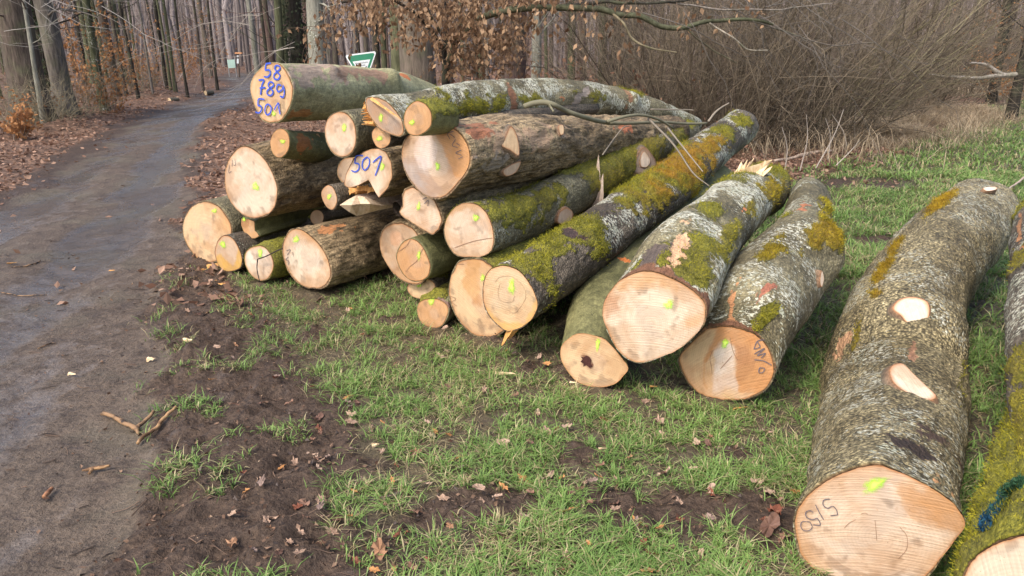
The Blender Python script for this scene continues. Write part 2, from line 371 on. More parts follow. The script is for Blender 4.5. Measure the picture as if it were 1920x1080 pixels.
def build_ground():
    def axis(lo, a, b, hi, d, growth, dmax):
        v = list(np.arange(a, b, d)); s = d
        while v[-1] < hi: s = min(s * growth, dmax); v.append(v[-1] + s)
        s = d; 
        while v[0] > lo: s = min(s * growth, dmax); v.insert(0, v[0] - s)
        return np.array(v)
    X = axis(-160, -3.2, 3.4, 160, 0.023, 1.07, 7); Y = axis(-30, 1.75, 5.7, 260, 0.020, 1.045, 6)
    gx, gy = np.meshgrid(X, Y); x, y = gx.ravel(), gy.ravel()
    z = height(x, y); road, mud, g, lit = masks(x, y)
    nx, ny = len(X), len(Y); i = np.arange(ny - 1)[:, None] * nx + np.arange(nx - 1)[None]
    Fq = np.stack([i, i + 1, i + nx + 1, i + nx], -1).reshape(-1, 4)
    m = M('ground', 0.85, 0.3); p = m.n('ShaderNodeTexCoord').outputs['Object']
    ar, am, ag, al = m.at('road'), m.at('mud'), m.at('grass'), m.at('litter')
    n = m.noise(p, 8, 6, 0.62); nf = m.noise(p, 45, 5, 0.65); nl = m.noise(p, 1.1, 4, 0.6); nff = m.noise(p, 160, 3, 0.6)
    soil = m.mixc(m.mp(nf, 0.3, 0.7), (0.024, 0.014, 0.009), (0.105, 0.068, 0.044))
    rd = m.mixc(m.mp(m.add(m.mul(n, .5), m.mul(nf, .5)), 0.38, 0.62), (0.046, 0.031, 0.021), (0.150, 0.108, 0.074))
    rd = m.mixc(m.mul(m.mp(nff, 0.58, 0.66), .6), rd, (0.20, 0.155, 0.12))
    rd = m.mixc(m.mul(m.mp(m.noise(m.scale(p, (9., 24., 9.)), 1.0, 5, 0.7), 0.58, 0.66), 0.7), rd, (0.05, 0.035, 0.03))
    rd = m.mixc(m.mul(m.mp(nl, 0.5, 0.62), 0.5), rd, (0.115, 0.098, 0.065))
    gr = m.mixc(m.mp(nf, 0.35, 0.65), (0.055, 0.040, 0.027), (0.12, 0.095, 0.052))
    vo = m.n('ShaderNodeTexVoronoi', None, Vector=p, Scale=16.0)
    sep = m.n('ShaderNodeSeparateColor', None, i0=vo.outputs['Color'])
    li = m.mixc(sep.outputs[0], (0.065, 0.036, 0.022), (0.23, 0.135, 0.085))
    li = m.mixc(1.0, li, m.val(m.mp(nf, 0.3, 0.7, 0.6, 1.3)), 'MULTIPLY')
    c = m.mixc(am, soil, soil); c = m.mixc(m.mp(m.add(ar, m.mul(m.sub(nf, 0.5), 0.6)), 0.3, 0.7), c, rd)
    c = m.mixc(m.mp(m.add(ag, m.mul(m.sub(nf, 0.5), 0.8)), 0.35, 0.75), c, gr)
    c = m.mixc(m.mp(m.add(al, m.mul(m.sub(nf, 0.5), 0.8)), 0.35, 0.75), c, li)
    track = m.noise(m.scale(p, (1.6, 0.35, 1.0)), 1.3, 4, 0.6)
    wet = m.mul(m.mp(m.add(m.add(m.mul(track, 0.5), m.mul(n, 0.3)), m.mul(m.at('wet'), 0.30)), 0.46, 0.58), m.mp(m.add(ar, am), 0.3, 0.9))
    rr = m.mp(wet, 0, 1, 0.58, 0.13); m.put(m.b.inputs['Specular IOR Level'], m.mp(wet, 0, 1, 0.28, 1.0))
    c = m.mixc(m.mul(wet, 0.35), c, (0.055, 0.045, 0.042))
    h = m.add(m.mul(n, 0.7), m.add(m.mul(nf, 0.5), m.mul(nff, 0.12)))
    mat = m.set(c, m.bump(m.mul(h, m.mp(wet, 0, 1, 1.0, 0.35)), 1.0, 0.03), m.add(rr, m.mul(m.mp(al, 0, 1), 0.15)))
    o = mk('ground', np.column_stack([x, y, z]), Fq, mat, at={'wet': (wetband(x, y) , 'FLOAT'), 'road': (road, 'FLOAT'), 'mud': (mud, 'FLOAT'), 'grass': (g, 'FLOAT'), 'litter': (lit, 'FLOAT')})
    tag(o, kind='structure')
build_ground()

# ------------------------------------------------------------------ logs
def zm(ox, oy, s): return lambda pts: [(ox + x / s, oy + y / s) for x, y in pts]
Z1 = zm(320, 90, 3.552); Z2 = zm(320, 340, 3.552); Z3 = zm(740, 140, 3.552); Z4 = zm(740, 380, 3.552)
Z5 = zm(1040, 420, 3.375); Z8 = zm(1440, 560, 2.077); ZB = zm(1480, 820, 4.153)

KIND = { # bark base colour, lichen, furrow, relief, moss on top
 'smooth': dict(c1=(0.216, 0.196, 0.096), c2=(0.412, 0.377, 0.208), li=.55, fu=.12, rel=.004, mo=.0, lf=3.0),
 'olive':  dict(c1=(0.103, 0.098, 0.038), c2=(0.206, 0.191, 0.080), li=.18, fu=.10, rel=.003, mo=.0, lf=3.0),
 'rough':  dict(c1=(0.165, 0.113, 0.060), c2=(0.371, 0.265, 0.144), li=.16, fu=1.0, rel=.016, mo=.0, lf=5.0),
 'lichen': dict(c1=(0.124, 0.103, 0.056), c2=(0.258, 0.221, 0.124), li=.85, fu=.35, rel=.006, mo=.25, lf=3.0),
 'dark':   dict(c1=(0.077, 0.059, 0.042), c2=(0.175, 0.142, 0.100), li=.80, fu=.55, rel=.008, mo=.4, lf=3.0),
 'scaly':  dict(c1=(0.170, 0.132, 0.064), c2=(0.371, 0.304, 0.164), li=.5, fu=.55, rel=.009, mo=.1, lf=5.0),
}
WOOD = {'pale': (.60, .455, .33), 'cream': (.64, .51, .375), 'orange': (.54, .31, .15), 'tan': (.50, .36, .245), 'grey': (.31, .225, .165), 'yellow': (.59, .41, .235), 'white': (.68, .58, .46)}
WOOD = {k_: tuple(v_ * .95 for v_ in c_) for k_, c_ in WOOD.items()}
SPECK = {'scaly': 1.0, 'lichen': .5, 'dark': .5, 'rough': .35, 'smooth': .12, 'olive': .08}
LOGS = {}
def make_log(key, label, face, body, kind='smooth', wood='pale', t=0.0, az=31, tilt=0, stains=(), saw=0.3, seed=0,
             nth=72, ds=0.03, moss=(), lichen=None, peel=(), rim=0.05, bumps=(), mossy=None, pithpx=None, sharp=False, wetrim=0.0):
    ds *= 1.28; nth = int(nth * .9)
    fa = np.array(face); cx, cy = (fa[:, 0].min() + fa[:, 0].max()) / 2, (fa[:, 1].min() + fa[:, 1].max()) / 2
    C0, s0 = AT(cx, cy, t)
    azr = math.radians(az); ti = math.radians(tilt)
    nF = np.array([math.sin(azr) * math.cos(ti), math.cos(azr) * math.cos(ti), -math.sin(ti)])
    P = np.array([on_plane(x, y, C0, nF) for x, y in face])
    # centre line
    if isinstance(body, dict):
        L = body.get('L', 4.0); ba = math.radians(body.get('az', az)); r0 = body.get('r', None)
        rr = np.mean(np.linalg.norm(P - C0, axis=1)); tap = body.get('taper', 0.82); dz = body.get('dz', 0.0)
        pts = [list(C0) + [rr]]; d = np.array([math.sin(ba), math.cos(ba), 0]); sd_ = np.array([math.cos(ba), -math.sin(ba), 0])
        for k in range(1, 5):
            f = k / 4; q = C0 + d * L * f + sd_ * body.get('bend', 0.0) * math.sin(f * 3.1) + np.array([0, 0, dz * f])
            pts.append(list(q) + [rr * mix(1, tap, f)])
    else:
        rr = np.mean(np.linalg.norm(P - C0, axis=1)); pts = [list(C0) + [rr]]
        for (x, y, rp, tt) in body:
            q, s = AT(x, y, tt); pts.append(list(q) + [rp / F * s])
    pts = np.array(pts)
    Ltot = np.sum(np.linalg.norm(np.diff(pts[:, :3], axis=0), axis=1)); n = int(Ltot / ds) + 2
    # sample densely near the face
    cl = catmull(pts, n * 3); sl = np.concatenate([[0], np.cumsum(np.linalg.norm(np.diff(cl[:, :3], axis=0), axis=1))])
    u = np.linspace(0, 1, n); S = (u ** 1.12) * sl[-1]
    cl = np.column_stack([np.interp(S, sl, cl[:, k]) for k in range(4)])
    Pc, R = cl[:, :3], cl[:, 3]
    T = np.gradient(Pc, axis=0); T /= np.linalg.norm(T, axis=1, keepdims=True)
    side = np.cross(T, [0, 0, 1.0]); side /= np.linalg.norm(side, axis=1, keepdims=True); up = np.cross(side, T)
    # face outline in polar form
    Pd = closed_catmull(P, 400) if not sharp else np.vstack([P[i] + (P[(i + 1) % len(P)] - P[i]) * f for i in range(len(P)) for f in np.linspace(0, 1, 40, endpoint=False)])
    D = Pd - C0; lu, lv, le = D @ side[0], D @ up[0], D @ T[0]
    th_ = np.arctan2(lv, lu); ro = np.hypot(lu, lv); o = np.argsort(th_)
    th = np.arange(nth) * 2 * np.pi / nth - np.pi
    rout = np.interp(th, th_[o], ro[o], period=2 * np.pi); eout = np.interp(th, th_[o], le[o], period=2 * np.pi)
    k = KIND[kind]
    # bark surface
    Sg, Tg = np.meshgrid(S, th, indexing='ij')
    Lb = 0.55; wgt = 1 - sstep(0.0, Lb, Sg); base = R[:, None] * (1 + 0.05 * np.sin(Tg * 2 + seed + Sg * 0.7) + 0.03 * np.sin(Tg * 3 + seed * 2.1 - Sg))
    shape_keep = 0.35
    rel = rout / rout.mean()
    Rg = wgt * rout[None, :] + (1 - wgt) * base * (1 + shape_keep * (rel[None, :] - 1) * (1 - sstep(0.5, 2.5, Sg)))
    lc = np.stack([Sg, Rg * np.cos(Tg), Rg * np.sin(Tg)], -1).reshape(-1, 3); lcs = lc + seed * 3.7
    dis = (fbm(lcs * np.array([2.2, 3.5, 3.5]), seed, 3) - 0.5) * 0.05 * (R.mean() / 0.2)
    if k['fu'] > 0.8:
        f1 = fbm(lcs * np.array([4.5, 17, 17]), seed + 5, 3); dis += (np.abs(f1 - 0.5) * 2 - 0.25) * -k['rel'] * 2.2
        dis += (fbm(lcs * 22, seed + 8, 2) - 0.5) * 0.012
    else:
        dis += (fbm(lcs * np.array([9, 15, 15]), seed + 5, 4, 0.6) - 0.5) * k['rel'] * 2.4
    edge = sstep(0.0, 0.06, Sg).ravel()
    Rg = Rg + (dis * mix(0.35, 1, edge)).reshape(Rg.shape)
    V = Pc[:, None] + side[:, None] * (Rg * np.cos(Tg))[..., None] + up[:, None] * (Rg * np.sin(Tg))[..., None]
    V = V + T[0][None, None] * (eout[None, :, None] * (1 - sstep(0, 0.5, Sg))[..., None])
    for (bx, by, rad, hgt) in bumps:   # burrs and swellings
        pb = near_vertex(V.reshape(-1, 3), bx, by); d = np.linalg.norm(V - pb, axis=2); out = V - Pc[:, None]
        V = V + out / (np.linalg.norm(out, axis=2, keepdims=True) + 1e-9) * (hgt * np.exp(-(d / rad) ** 2))[..., None]
    ns = len(S)
    outw = V - Pc[:, None]; outw /= np.linalg.norm(outw, axis=2, keepdims=True) + 1e-9
    i = np.arange(ns - 1)[:, None] * nth + np.arange(nth)[None]; j = np.arange(ns - 1)[:, None] * nth + (np.arange(nth)[None] + 1) % nth
    Fq = np.stack([i, i + nth, j + nth, j], -1).reshape(-1, 4)
    Vf = V.reshape(-1, 3)
    # colour and cover masks on the bark
    nb = fbm(lcs * 3.3, seed + 11, 5, .65); col = mix(np.array(k['c1']), np.array(k['c2']), sstep(0.3, 0.7, nb)[:, None])
    li = (k['li'] if lichen is None else lichen); lic = np.clip(li * (0.35 + 1.1 * sstep(0.35, 0.62, fbm(lcs * 4.6, seed + 13, 5, .6))), 0, 1.2)
    ms = k['mo'] if mossy is None else mossy
    upn = outw[..., 2].ravel()
    mo = np.clip(sstep(0.80 - 0.55 * ms, 0.95 - 0.5 * ms, fbm(lcs * 1.9, seed + 15, 4) + 0.16 * upn) * (ms > 0), 0, 1)
    md = np.zeros(len(Vf)); pe = np.zeros(len(Vf)); pc = np.tile(np.array(WOOD['orange']), (len(Vf), 1))
    wob = (fbm(lcs * 13, seed + 17, 5, .65) - 0.5)
    for (bx, by, la, lb, ang, amt, dry) in moss:
        pb = near_vertex(Vf, bx, by); v = elong(Vf, pb, T, side, up, Pc, ns, nth, la, lb, ang)
        q = 1 - sstep(0.25, 1.35, v + wob * 3.4); mo = np.maximum(mo, q * amt) if amt > 0 else mo * (1 - q); md = np.maximum(md, q * dry)
    for (bx, by, la, lb, ang, c) in peel:
        pb = near_vertex(Vf, bx, by); v = elong(Vf, pb, T, side, up, Pc, ns, nth, la, lb, ang)
        q = 1 - sstep(0.35, 1.15, v + wob * 4.0)
        if c is None: lic = np.maximum(lic, q); continue
        pe = np.maximum(pe, q); pc[q > 0.02] = np.array(c)
        mo *= (1 - q); lic *= (1 - q)
    if wetrim > 0:
        q = (1 - sstep(wetrim * .4, wetrim, Sg.ravel() + wob * 0.15)) * sstep(-0.2, 0.3, upn); pe = np.maximum(pe, q * 0.9); pc[q > .02] = (.16, .075, .04); mo *= (1 - q)
    Vf = Vf + outw.reshape(-1, 3) * (mo * (0.006 + 0.05 * np.clip(fbm(lcs * 16, seed + 33, 3) - .38, 0, 1)) * edge)[:, None]
    # rim of the bark at the sawn end
    Rm = 1 - rim * (0.35 + 1.5 * fbm(np.column_stack([np.cos(th) * 5 + seed, np.sin(th) * 5]), seed + 50, 4, .65)); ring = C0 + side[0] * (rout * Rm * np.cos(th))[:, None] + up[0] * (rout * Rm * np.sin(th))[:, None] + T[0] * (eout * Rm)[:, None] + nF * 0.002
    b = len(Vf); cap = len(Vf) + nth
    Vall = np.vstack([Vf, ring, Pc[-1][None] + T[-1] * 0.01])
    a0 = np.arange(nth); a1 = (a0 + 1) % nth
    F2 = np.stack([b + a0, a0, a1, b + a1], -1); l0 = (ns - 1) * nth
    F3 = np.stack([l0 + a1, l0 + a0, np.full(nth, b + nth)], -1)
    ext = lambda A, v: np.concatenate([A, np.full((nth + 1,) + A.shape[1:], 0) + v])
    colA = ext(col, np.array((.20, .10, .05))); zl = lambda A: ext(A, 0.0)
    lcA = np.vstack([lc, lc[:nth], lc[-1:]])
    base_pt = Pc.mean(axis=0).copy(); base_pt[2] = max(0.0, Pc[:, 2].min() - R.mean())
    root = empty('log', base_pt, label, 'log', 'felled logs of the roadside timber stack')
    mk('bark', Vall, [Fq, F2, F3], MAT_BARK, root, at={'lc': (lcA + seed * 3.7, 'FLOAT_VECTOR'), 'col': (colA, 'COLOR'), 'moss': (zl(mo), 'FLOAT'),
        'mossdry': (zl(md), 'FLOAT'), 'lichen': (zl(lic), 'FLOAT'), 'peel': (zl(pe), 'FLOAT'), 'peelcol': (ext(pc, np.array((.3, .15, .07))), 'COLOR'), 'furrow': (zl(np.full(len(Vf), k['fu'])), 'FLOAT'), 'speck': (zl(np.full(len(Vf), SPECK[kind])), 'FLOAT')})
    # sawn face
    Rv = np.mean(rout); px_w = fa[:, 0].ptp() if hasattr(fa[:, 0], 'ptp') else np.ptp(fa[:, 0])
    nr = int(np.clip(px_w / 5, 10, 56)); nf = int(np.clip(px_w * 1.1, 48, 220)); tf = np.arange(nf) * 2 * np.pi / nf - np.pi
    Rmf = np.interp(tf, th, Rm, period=2 * np.pi); rf = np.interp(tf, th, rout, period=2 * np.pi) * (Rmf + 0.006); ef = np.interp(tf, th, eout, period=2 * np.pi)
    rad = np.linspace(0, 1, nr + 1)[1:] ** 0.85
    A, B = np.meshgrid(rad, tf, indexing='ij')
    uu = (A * rf[None] * np.cos(B)).ravel(); vv = (A * rf[None] * np.sin(B)).ravel(); ee = (A * (ef * Rmf)[None]).ravel()
    Vc = C0 + side[0] * uu[:, None] + up[0] * vv[:, None] + T[0] * ee[:, None]
    Vc = np.vstack([C0[None], Vc]) - nF * 0.0015
    uu = np.concatenate([[0], uu]); vv = np.concatenate([[0], vv]); rho = np.concatenate([[0], A.ravel()])
    pn = np.column_stack([uu, vv, np.full(len(uu), seed * 1.3)])
    fine = fbm(pn * 30, seed + 2, 4); big = fbm(pn * 6, seed + 3, 3)
    colf = np.tile(np.array(WOOD[wood]), (len(uu), 1)) * (0.9 + 0.2 * big)[:, None]
    def blend(c, f): 
        nonlocal colf; colf = mix(colf, np.array(c), np.clip(f, 0, 1)[:, None])
    blend((.40, .22, .11), sstep(.50, .66, fbm(pn * 5.5 + 9, seed + 61, 5, .6)) * .42)
    blend((.34, .27, .22), sstep(.55, .72, fbm(pn * 9 + 3, seed + 62, 4, .6)) * .35)
    blend((.13, .085, .055), sstep(.62, .8, fbm(pn * 20, seed + 63, 3) + .25 * sstep(.0, -1.0, vv / Rv) * (rho > .7)) * .5)
    pith = np.array([0.06, -0.05]) * Rv
    if pithpx is not None:
        q = on_plane(pithpx[0], pithpx[1], C0, nF) - C0; pith = np.array([q @ side[0], q @ up[0]])
    pr = np.hypot(uu - pith[0], vv - pith[1]) * (1 + 0.25 * (fbm(pn * 5, seed + 4, 2) - 0.5))
    blend((.47, .34, .24), (1 - sstep(0.25, 0.42, pr / Rv + 0.25 * (fine - .5))) * 0.35)
    blend((.52, .30, .15), sstep(0.80, 1.0, rho + 0.25 * (big - 0.5)) * 0.45)
    blend((.40, .17, .06), sstep(0.95, 1.0, rho) * 0.8)
    # projected outlines of stains
    pcx = np.column_stack([uu, vv]); jit = np.column_stack([fbm(pn * 24, seed + 6, 4) - .5, fbm(pn * 24 + 40, seed + 7, 4) - .5]) * Rv * 0.26
    for (c, poly, amt) in stains:
        pl = np.array([[(on_plane(x, y, C0, nF) - C0) @ side[0], (on_plane(x, y, C0, nF) - C0) @ up[0]] for x, y in poly])
        sf = sum(pip(pcx + jit * (.6 + .25 * (o_ % 3)) + Rv * .055 * np.array([math.cos(o_ * 2.4), math.sin(o_ * 2.4)]) * (o_ % 4) / 2, pl).astype(float) for o_ in range(9)) / 9
        blend(c, sf * amt * (0.7 + 0.6 * fine))
    blend((.30, .15, .07), (fbm(pn * 60, seed + 21, 2) > 0.84) * 0.25)
    colf = np.clip(colf, 0, 1)
    sa = saw; swc = uu * math.cos(sa) + vv * math.sin(sa) + 0.6 * (uu * -math.sin(sa) + vv * math.cos(sa)) ** 2
    i = 1 + np.arange(nr - 1)[:, None] * nf + np.arange(nf)[None]; j = 1 + np.arange(nr - 1)[:, None] * nf + (np.arange(nf)[None] + 1) % nf
    Fq = np.stack([i, i + nf, j + nf, j], -1).reshape(-1, 4); q0 = 1 + np.arange(nf); Ft = np.stack([np.zeros(nf, int), q0, 1 + (np.arange(nf) + 1) % nf], -1)
    mk('sawn_face', Vc, [Fq, Ft], MAT_FACE, root, at={'col': (colf, 'COLOR'), 'fc': (pn, 'FLOAT_VECTOR'), 'pith': (pr, 'FLOAT'), 'saw': (swc, 'FLOAT')}, smooth=False)
    L = dict(root=root, C0=C0, nF=nF, V=Vf, out=outw.reshape(-1, 3), moss=mo, dry=md, T=T, side=side, up=up, R=R, Pc=Pc, S=S, edge=edge, seed=seed)
    LOGS[key] = L
    return L
def near_vertex(V, px, py):
    d = V - np.array([0, 0, CAM_Z]); dep = d @ np.array([0, cp, -sp]); x = 960 + F * d[:, 0] / dep; y = 540 - F * (d @ np.array([0, sp, cp])) / dep
    q = np.hypot(x - px, y - py); thr = max(12.0, q.min() + 5); c = np.where(q < thr)[0]; return V[c[np.argmin(dep[c])]].copy()
def elong(V, pb, T, side, up, Pc, ns, nth, la, lb, ang):
    """elliptical distance along / across the log from a point on its surface"""
    i = int(np.argmin(np.linalg.norm(Pc - pb, axis=1))); out = pb - Pc[i]; out = out - T[i] * (out @ T[i]); out /= np.linalg.norm(out) + 1e-9
    cr = np.cross(T[i], out); D = V - pb; a = D @ T[i]; b = D @ cr; c = D @ out; g = math.radians(ang)
    a2 = a * math.cos(g) + b * math.sin(g); b2 = -a * math.sin(g) + b * math.cos(g)
    return np.sqrt((a2 / la) ** 2 + (b2 / lb) ** 2 + (c / max(lb * 1.6, .12)) ** 2)

def spray(key, px, py, rx=9, ry=11, ang=0):
    L = LOGS[key]; n = 28; nr = 5; C0, nF = L['C0'], L['nF']; pts = []
    rr = random.Random(px * 7 + py)
    ph = [rr.uniform(0, 6.28) for _ in range(4)]
    V = [on_plane(px, py, C0, nF)]; rad = [0.0]
    for k in range(1, nr + 1):
        for q in range(n):
            a_ = q * 2 * math.pi / n; m_ = 1 + 0.16 * math.sin(2 * a_ + ph[0]) + 0.12 * math.sin(3 * a_ + ph[1]) + 0.08 * math.sin(5 * a_ + ph[2])
            x = rx * 1.3 * m_ * math.cos(a_) * k / nr; y = ry * 1.3 * m_ * math.sin(a_) * k / nr
            x, y = x * math.cos(ang) - y * math.sin(ang), x * math.sin(ang) + y * math.cos(ang)
            V.append(on_plane(px + x, py + y, C0, nF)); rad.append(k / nr)
    V = np.array(V) - nF * 0.006
    q0 = 1 + np.arange(n); q1 = 1 + (np.arange(n) + 1) % n
    Fs = [np.stack([np.zeros(n, int), q0, q1], -1)]; 
    Fs.append(np.vstack([np.stack([q0 + k * n, q0 + (k + 1) * n, q1 + (k + 1) * n, q1 + k * n], -1) for k in range(nr - 1)]))
    mk('paint_mark', V, Fs, MAT_SPRAY, L['root'], at={'rad': (rad, 'FLOAT')})
def strokes(key, name, lines, wpx, mat, raise_=0.005):
    """flat hand-drawn strokes lying on the sawn face"""
    L = LOGS[key]; C0, nF = L['C0'], L['nF']; allV, allF = [], []; off = 0; z = 0
    for ln in lines:
        p = np.array([on_plane(x, y, C0, nF) for x, y in ln]); n = max(8, len(p) * 6); c = catmull(p, n) if len(p) > 2 else p[0] + (p[1] - p[0]) * np.linspace(0, 1, n)[:, None]
        t = np.gradient(c, axis=0); t /= np.linalg.norm(t, axis=1, keepdims=True) + 1e-9; s = np.cross(t, nF)
        dep = (C0 - np.array([0, 0, CAM_Z])) @ np.array([0, cp, -sp]); wv = wpx / F * dep * 0.5 * (0.85 + 0.3 * vnoise(c * 60, 5))[:, None]
        wv[0] *= 0.6; wv[-1] *= 0.6
        v = np.vstack([c + s * wv, c - s * wv]) - nF * (raise_ + z); z += 0.0006
        i = np.arange(n - 1); fq = np.stack([i, i + 1, i + n + 1, i + n], -1)
        if 'crack' in name or 'ring' in name: mk(name, v, fq, mat, L['root']); continue
        allF.append(fq + off); allV.append(v); off += 2 * n
    if allV: mk(name, np.vstack(allV), np.vstack(allF), mat, L['root'])
def scar(key, poly, raise_=0.02, wood='cream', name='branch_scar', rimc=(.42, .20, .09), ctr=None):
    """sawn-off branch stub: flat cut wood standing slightly proud of the bark"""
    L = LOGS[key]; pa = np.array(poly, float); c = pa.mean(axis=0) if ctr is None else np.array(ctr)
    i = None; V = L['V']; pb = near_vertex(V, c[0], c[1]); k = int(np.argmin(np.linalg.norm(V - pb, axis=1)))
    n = L['out'][k].copy(); 
    view = (pb - np.array([0, 0, CAM_Z])); view /= np.linalg.norm(view); n = n * 0.8 - view * 0.35; n /= np.linalg.norm(n)
    P0 = pb + n * raise_; ring = np.array([on_plane(x, y, P0, n) for x, y in poly]); ring = closed_catmull(ring, 36)
    c3 = ring.mean(axis=0); m_ = len(ring); nr = 8
    V_ = [c3[None]]; rho = [0.0]
    for q in range(1, nr + 1): V_.append(c3 + (ring - c3) * q / nr); rho += [q / nr] * m_
    V_ = np.vstack(V_); rho = np.array(rho); fb = fbm(V_ * 40, 3, 3)
    col = np.tile(np.array(WOOD[wood]), (len(V_), 1)) * (0.85 + 0.3 * fb)[:, None]; q = sstep(0.82, 1.0, rho + (fb - .5) * .2)[:, None]; col = mix(col, np.array(rimc), q)
    a0 = np.arange(m_); a1 = (a0 + 1) % m_
    Fs = [np.stack([np.zeros(m_, int), 1 + a0, 1 + a1], -1), np.vstack([np.stack([1 + q * m_ + a0, 1 + (q + 1) * m_ + a0, 1 + (q + 1) * m_ + a1, 1 + q * m_ + a1], -1) for q in range(nr - 1)])]
    d = np.linalg.norm(V_ - c3, axis=1)
    o = mk(name, V_, Fs, MAT_FACE, L['root'], at={'col': (np.clip(col, 0, 1), 'COLOR'), 'fc': (V_, 'FLOAT_VECTOR'), 'pith': (d, 'FLOAT'), 'saw': (V_[:, 0] * .5, 'FLOAT')})
    # bark collar
    v2 = np.vstack([c3 + (ring - c3) * 1.0 - n * .001, c3 + (ring - c3) * 1.08 - n * raise_ * .3, c3 + (ring - c3) * 1.30 - n * (raise_ + 0.028)])
    F2 = np.vstack([np.stack([a0 + q * m_, a1 + q * m_, a1 + (q + 1) * m_, a0 + (q + 1) * m_], -1) for q in range(2)])
    z = np.zeros(len(v2)); col2 = np.vstack([np.tile((.30, .14, .06), (m_, 1)), np.tile((.22, .13, .075), (m_, 1)), np.tile((.14, .12, .085), (m_, 1))])
    mk('branch_collar', v2, F2, MAT_BARK, L['root'], at={'lc': (v2, 'FLOAT_VECTOR'), 'col': (col2, 'COLOR'), 'moss': (z, 'FLOAT'), 'lichen': (z + .15, 'FLOAT'), 'furrow': (z + .3, 'FLOAT'), 'peel': (z, 'FLOAT')})
def shard(P0, d, L_, wdt, thk, seed=0, ragged=0.5):
    """one torn splinter: tapering faceted blade"""
    r = random.Random(seed); n = 7; d = np.array(d, float); d /= np.linalg.norm(d); s = np.cross(d, [r.uniform(-1, 1), r.uniform(-1, 1), r.uniform(-1, 1)]); s /= np.linalg.norm(s); b = np.cross(d, s)
    V = []; 
    for k in range(n):
        f = k / (n - 1); wv = wdt * (1 - f) ** 0.75 * (1 + r.uniform(-.3, .3) * ragged) + 0.0008; tv = thk * (1 - f * .8)
        c = np.array(P0) + d * L_ * f + s * r.uniform(-.25, .25) * wdt * ragged
        V += [c + s * wv + b * tv * .3, c + b * tv, c - s * wv + b * tv * .2, c - b * tv]
    V = np.array(V); Fs = []
    for k in range(n - 1):
        for q in range(4): Fs.append([k * 4 + q, k * 4 + (q + 1) % 4, k * 4 + 4 + (q + 1) % 4, k * 4 + 4 + q])
    Fs.append([0, 3, 2, 1]); return V, np.array(Fs)
def shards(name, items, mat, parent):
    Vs, Fs, o = [], [], 0
    for it in items: v, f = shard(*it); Vs.append(v); Fs.append(f + o); o += len(v)
    return mk(name, np.vstack(Vs), np.vstack(Fs), mat, parent, smooth=False)
def moss_fuzz(key, count, ln=0.014):
    L = LOGS[key]; pv = L['moss'] * L['edge'] * (L['out'][:, 2] > -0.5); pv = np.clip(pv - 0.35, 0, 1)
    if pv.sum() < 1: return
    r = np.random.default_rng(L['seed'] + 99); idx = r.choice(len(pv), count, p=pv / pv.sum())
    B = L['V'][idx] + r.normal(0, .009, (count, 3)); O = L['out'][idx] + r.normal(0, .45, (count, 3)) + np.array([0, 0, .2]); O /= np.linalg.norm(O, axis=1, keepdims=True)
    Ln = ln * r.uniform(.5, 1.3, count)[:, None]; s = np.cross(O, r.normal(0, 1, (count, 3))); s /= np.linalg.norm(s, axis=1, keepdims=True); s *= Ln * .13
    V = np.stack([B - s - O * Ln * .3, B + s - O * Ln * .3, B + O * Ln], 1).reshape(-1, 3); Ft = np.arange(count * 3).reshape(-1, 3)
    rn = r.random(count) * .5 + sstep(.3, .7, fbm(B * 26, 4, 3)) * .65 - .1; dr = L['dry'][idx]
    c = mix(np.array([.07, .075, .01]), np.array([.46, .41, .04]), np.clip(rn, 0, 1)[:, None]); c = mix(c, mix(np.array([.30, .15, .02]), np.array([.58, .33, .03]), rn[:, None]), (dr * .8)[:, None])
    o = mk('moss', V, Ft, MAT_MOSS, L['root'], at={'col': (np.repeat(c, 3, axis=0), 'COLOR')}); tag(o, kind='stuff')
MAT_CRACK = plain('crack', (.26, .15, .09), .8)
OR = (.54, .28, .12); DKO = (.42, .20, .08); GY = (.33, .265, .23); PALE = (.66, .52, .39); BR = (.30, .14, .06)
def circ(cx, cy, rx, ry, n=12): return [(cx + rx * math.cos(k * 6.2832 / n), cy + ry * math.sin(k * 6.2832 / n)) for k in range(n)]

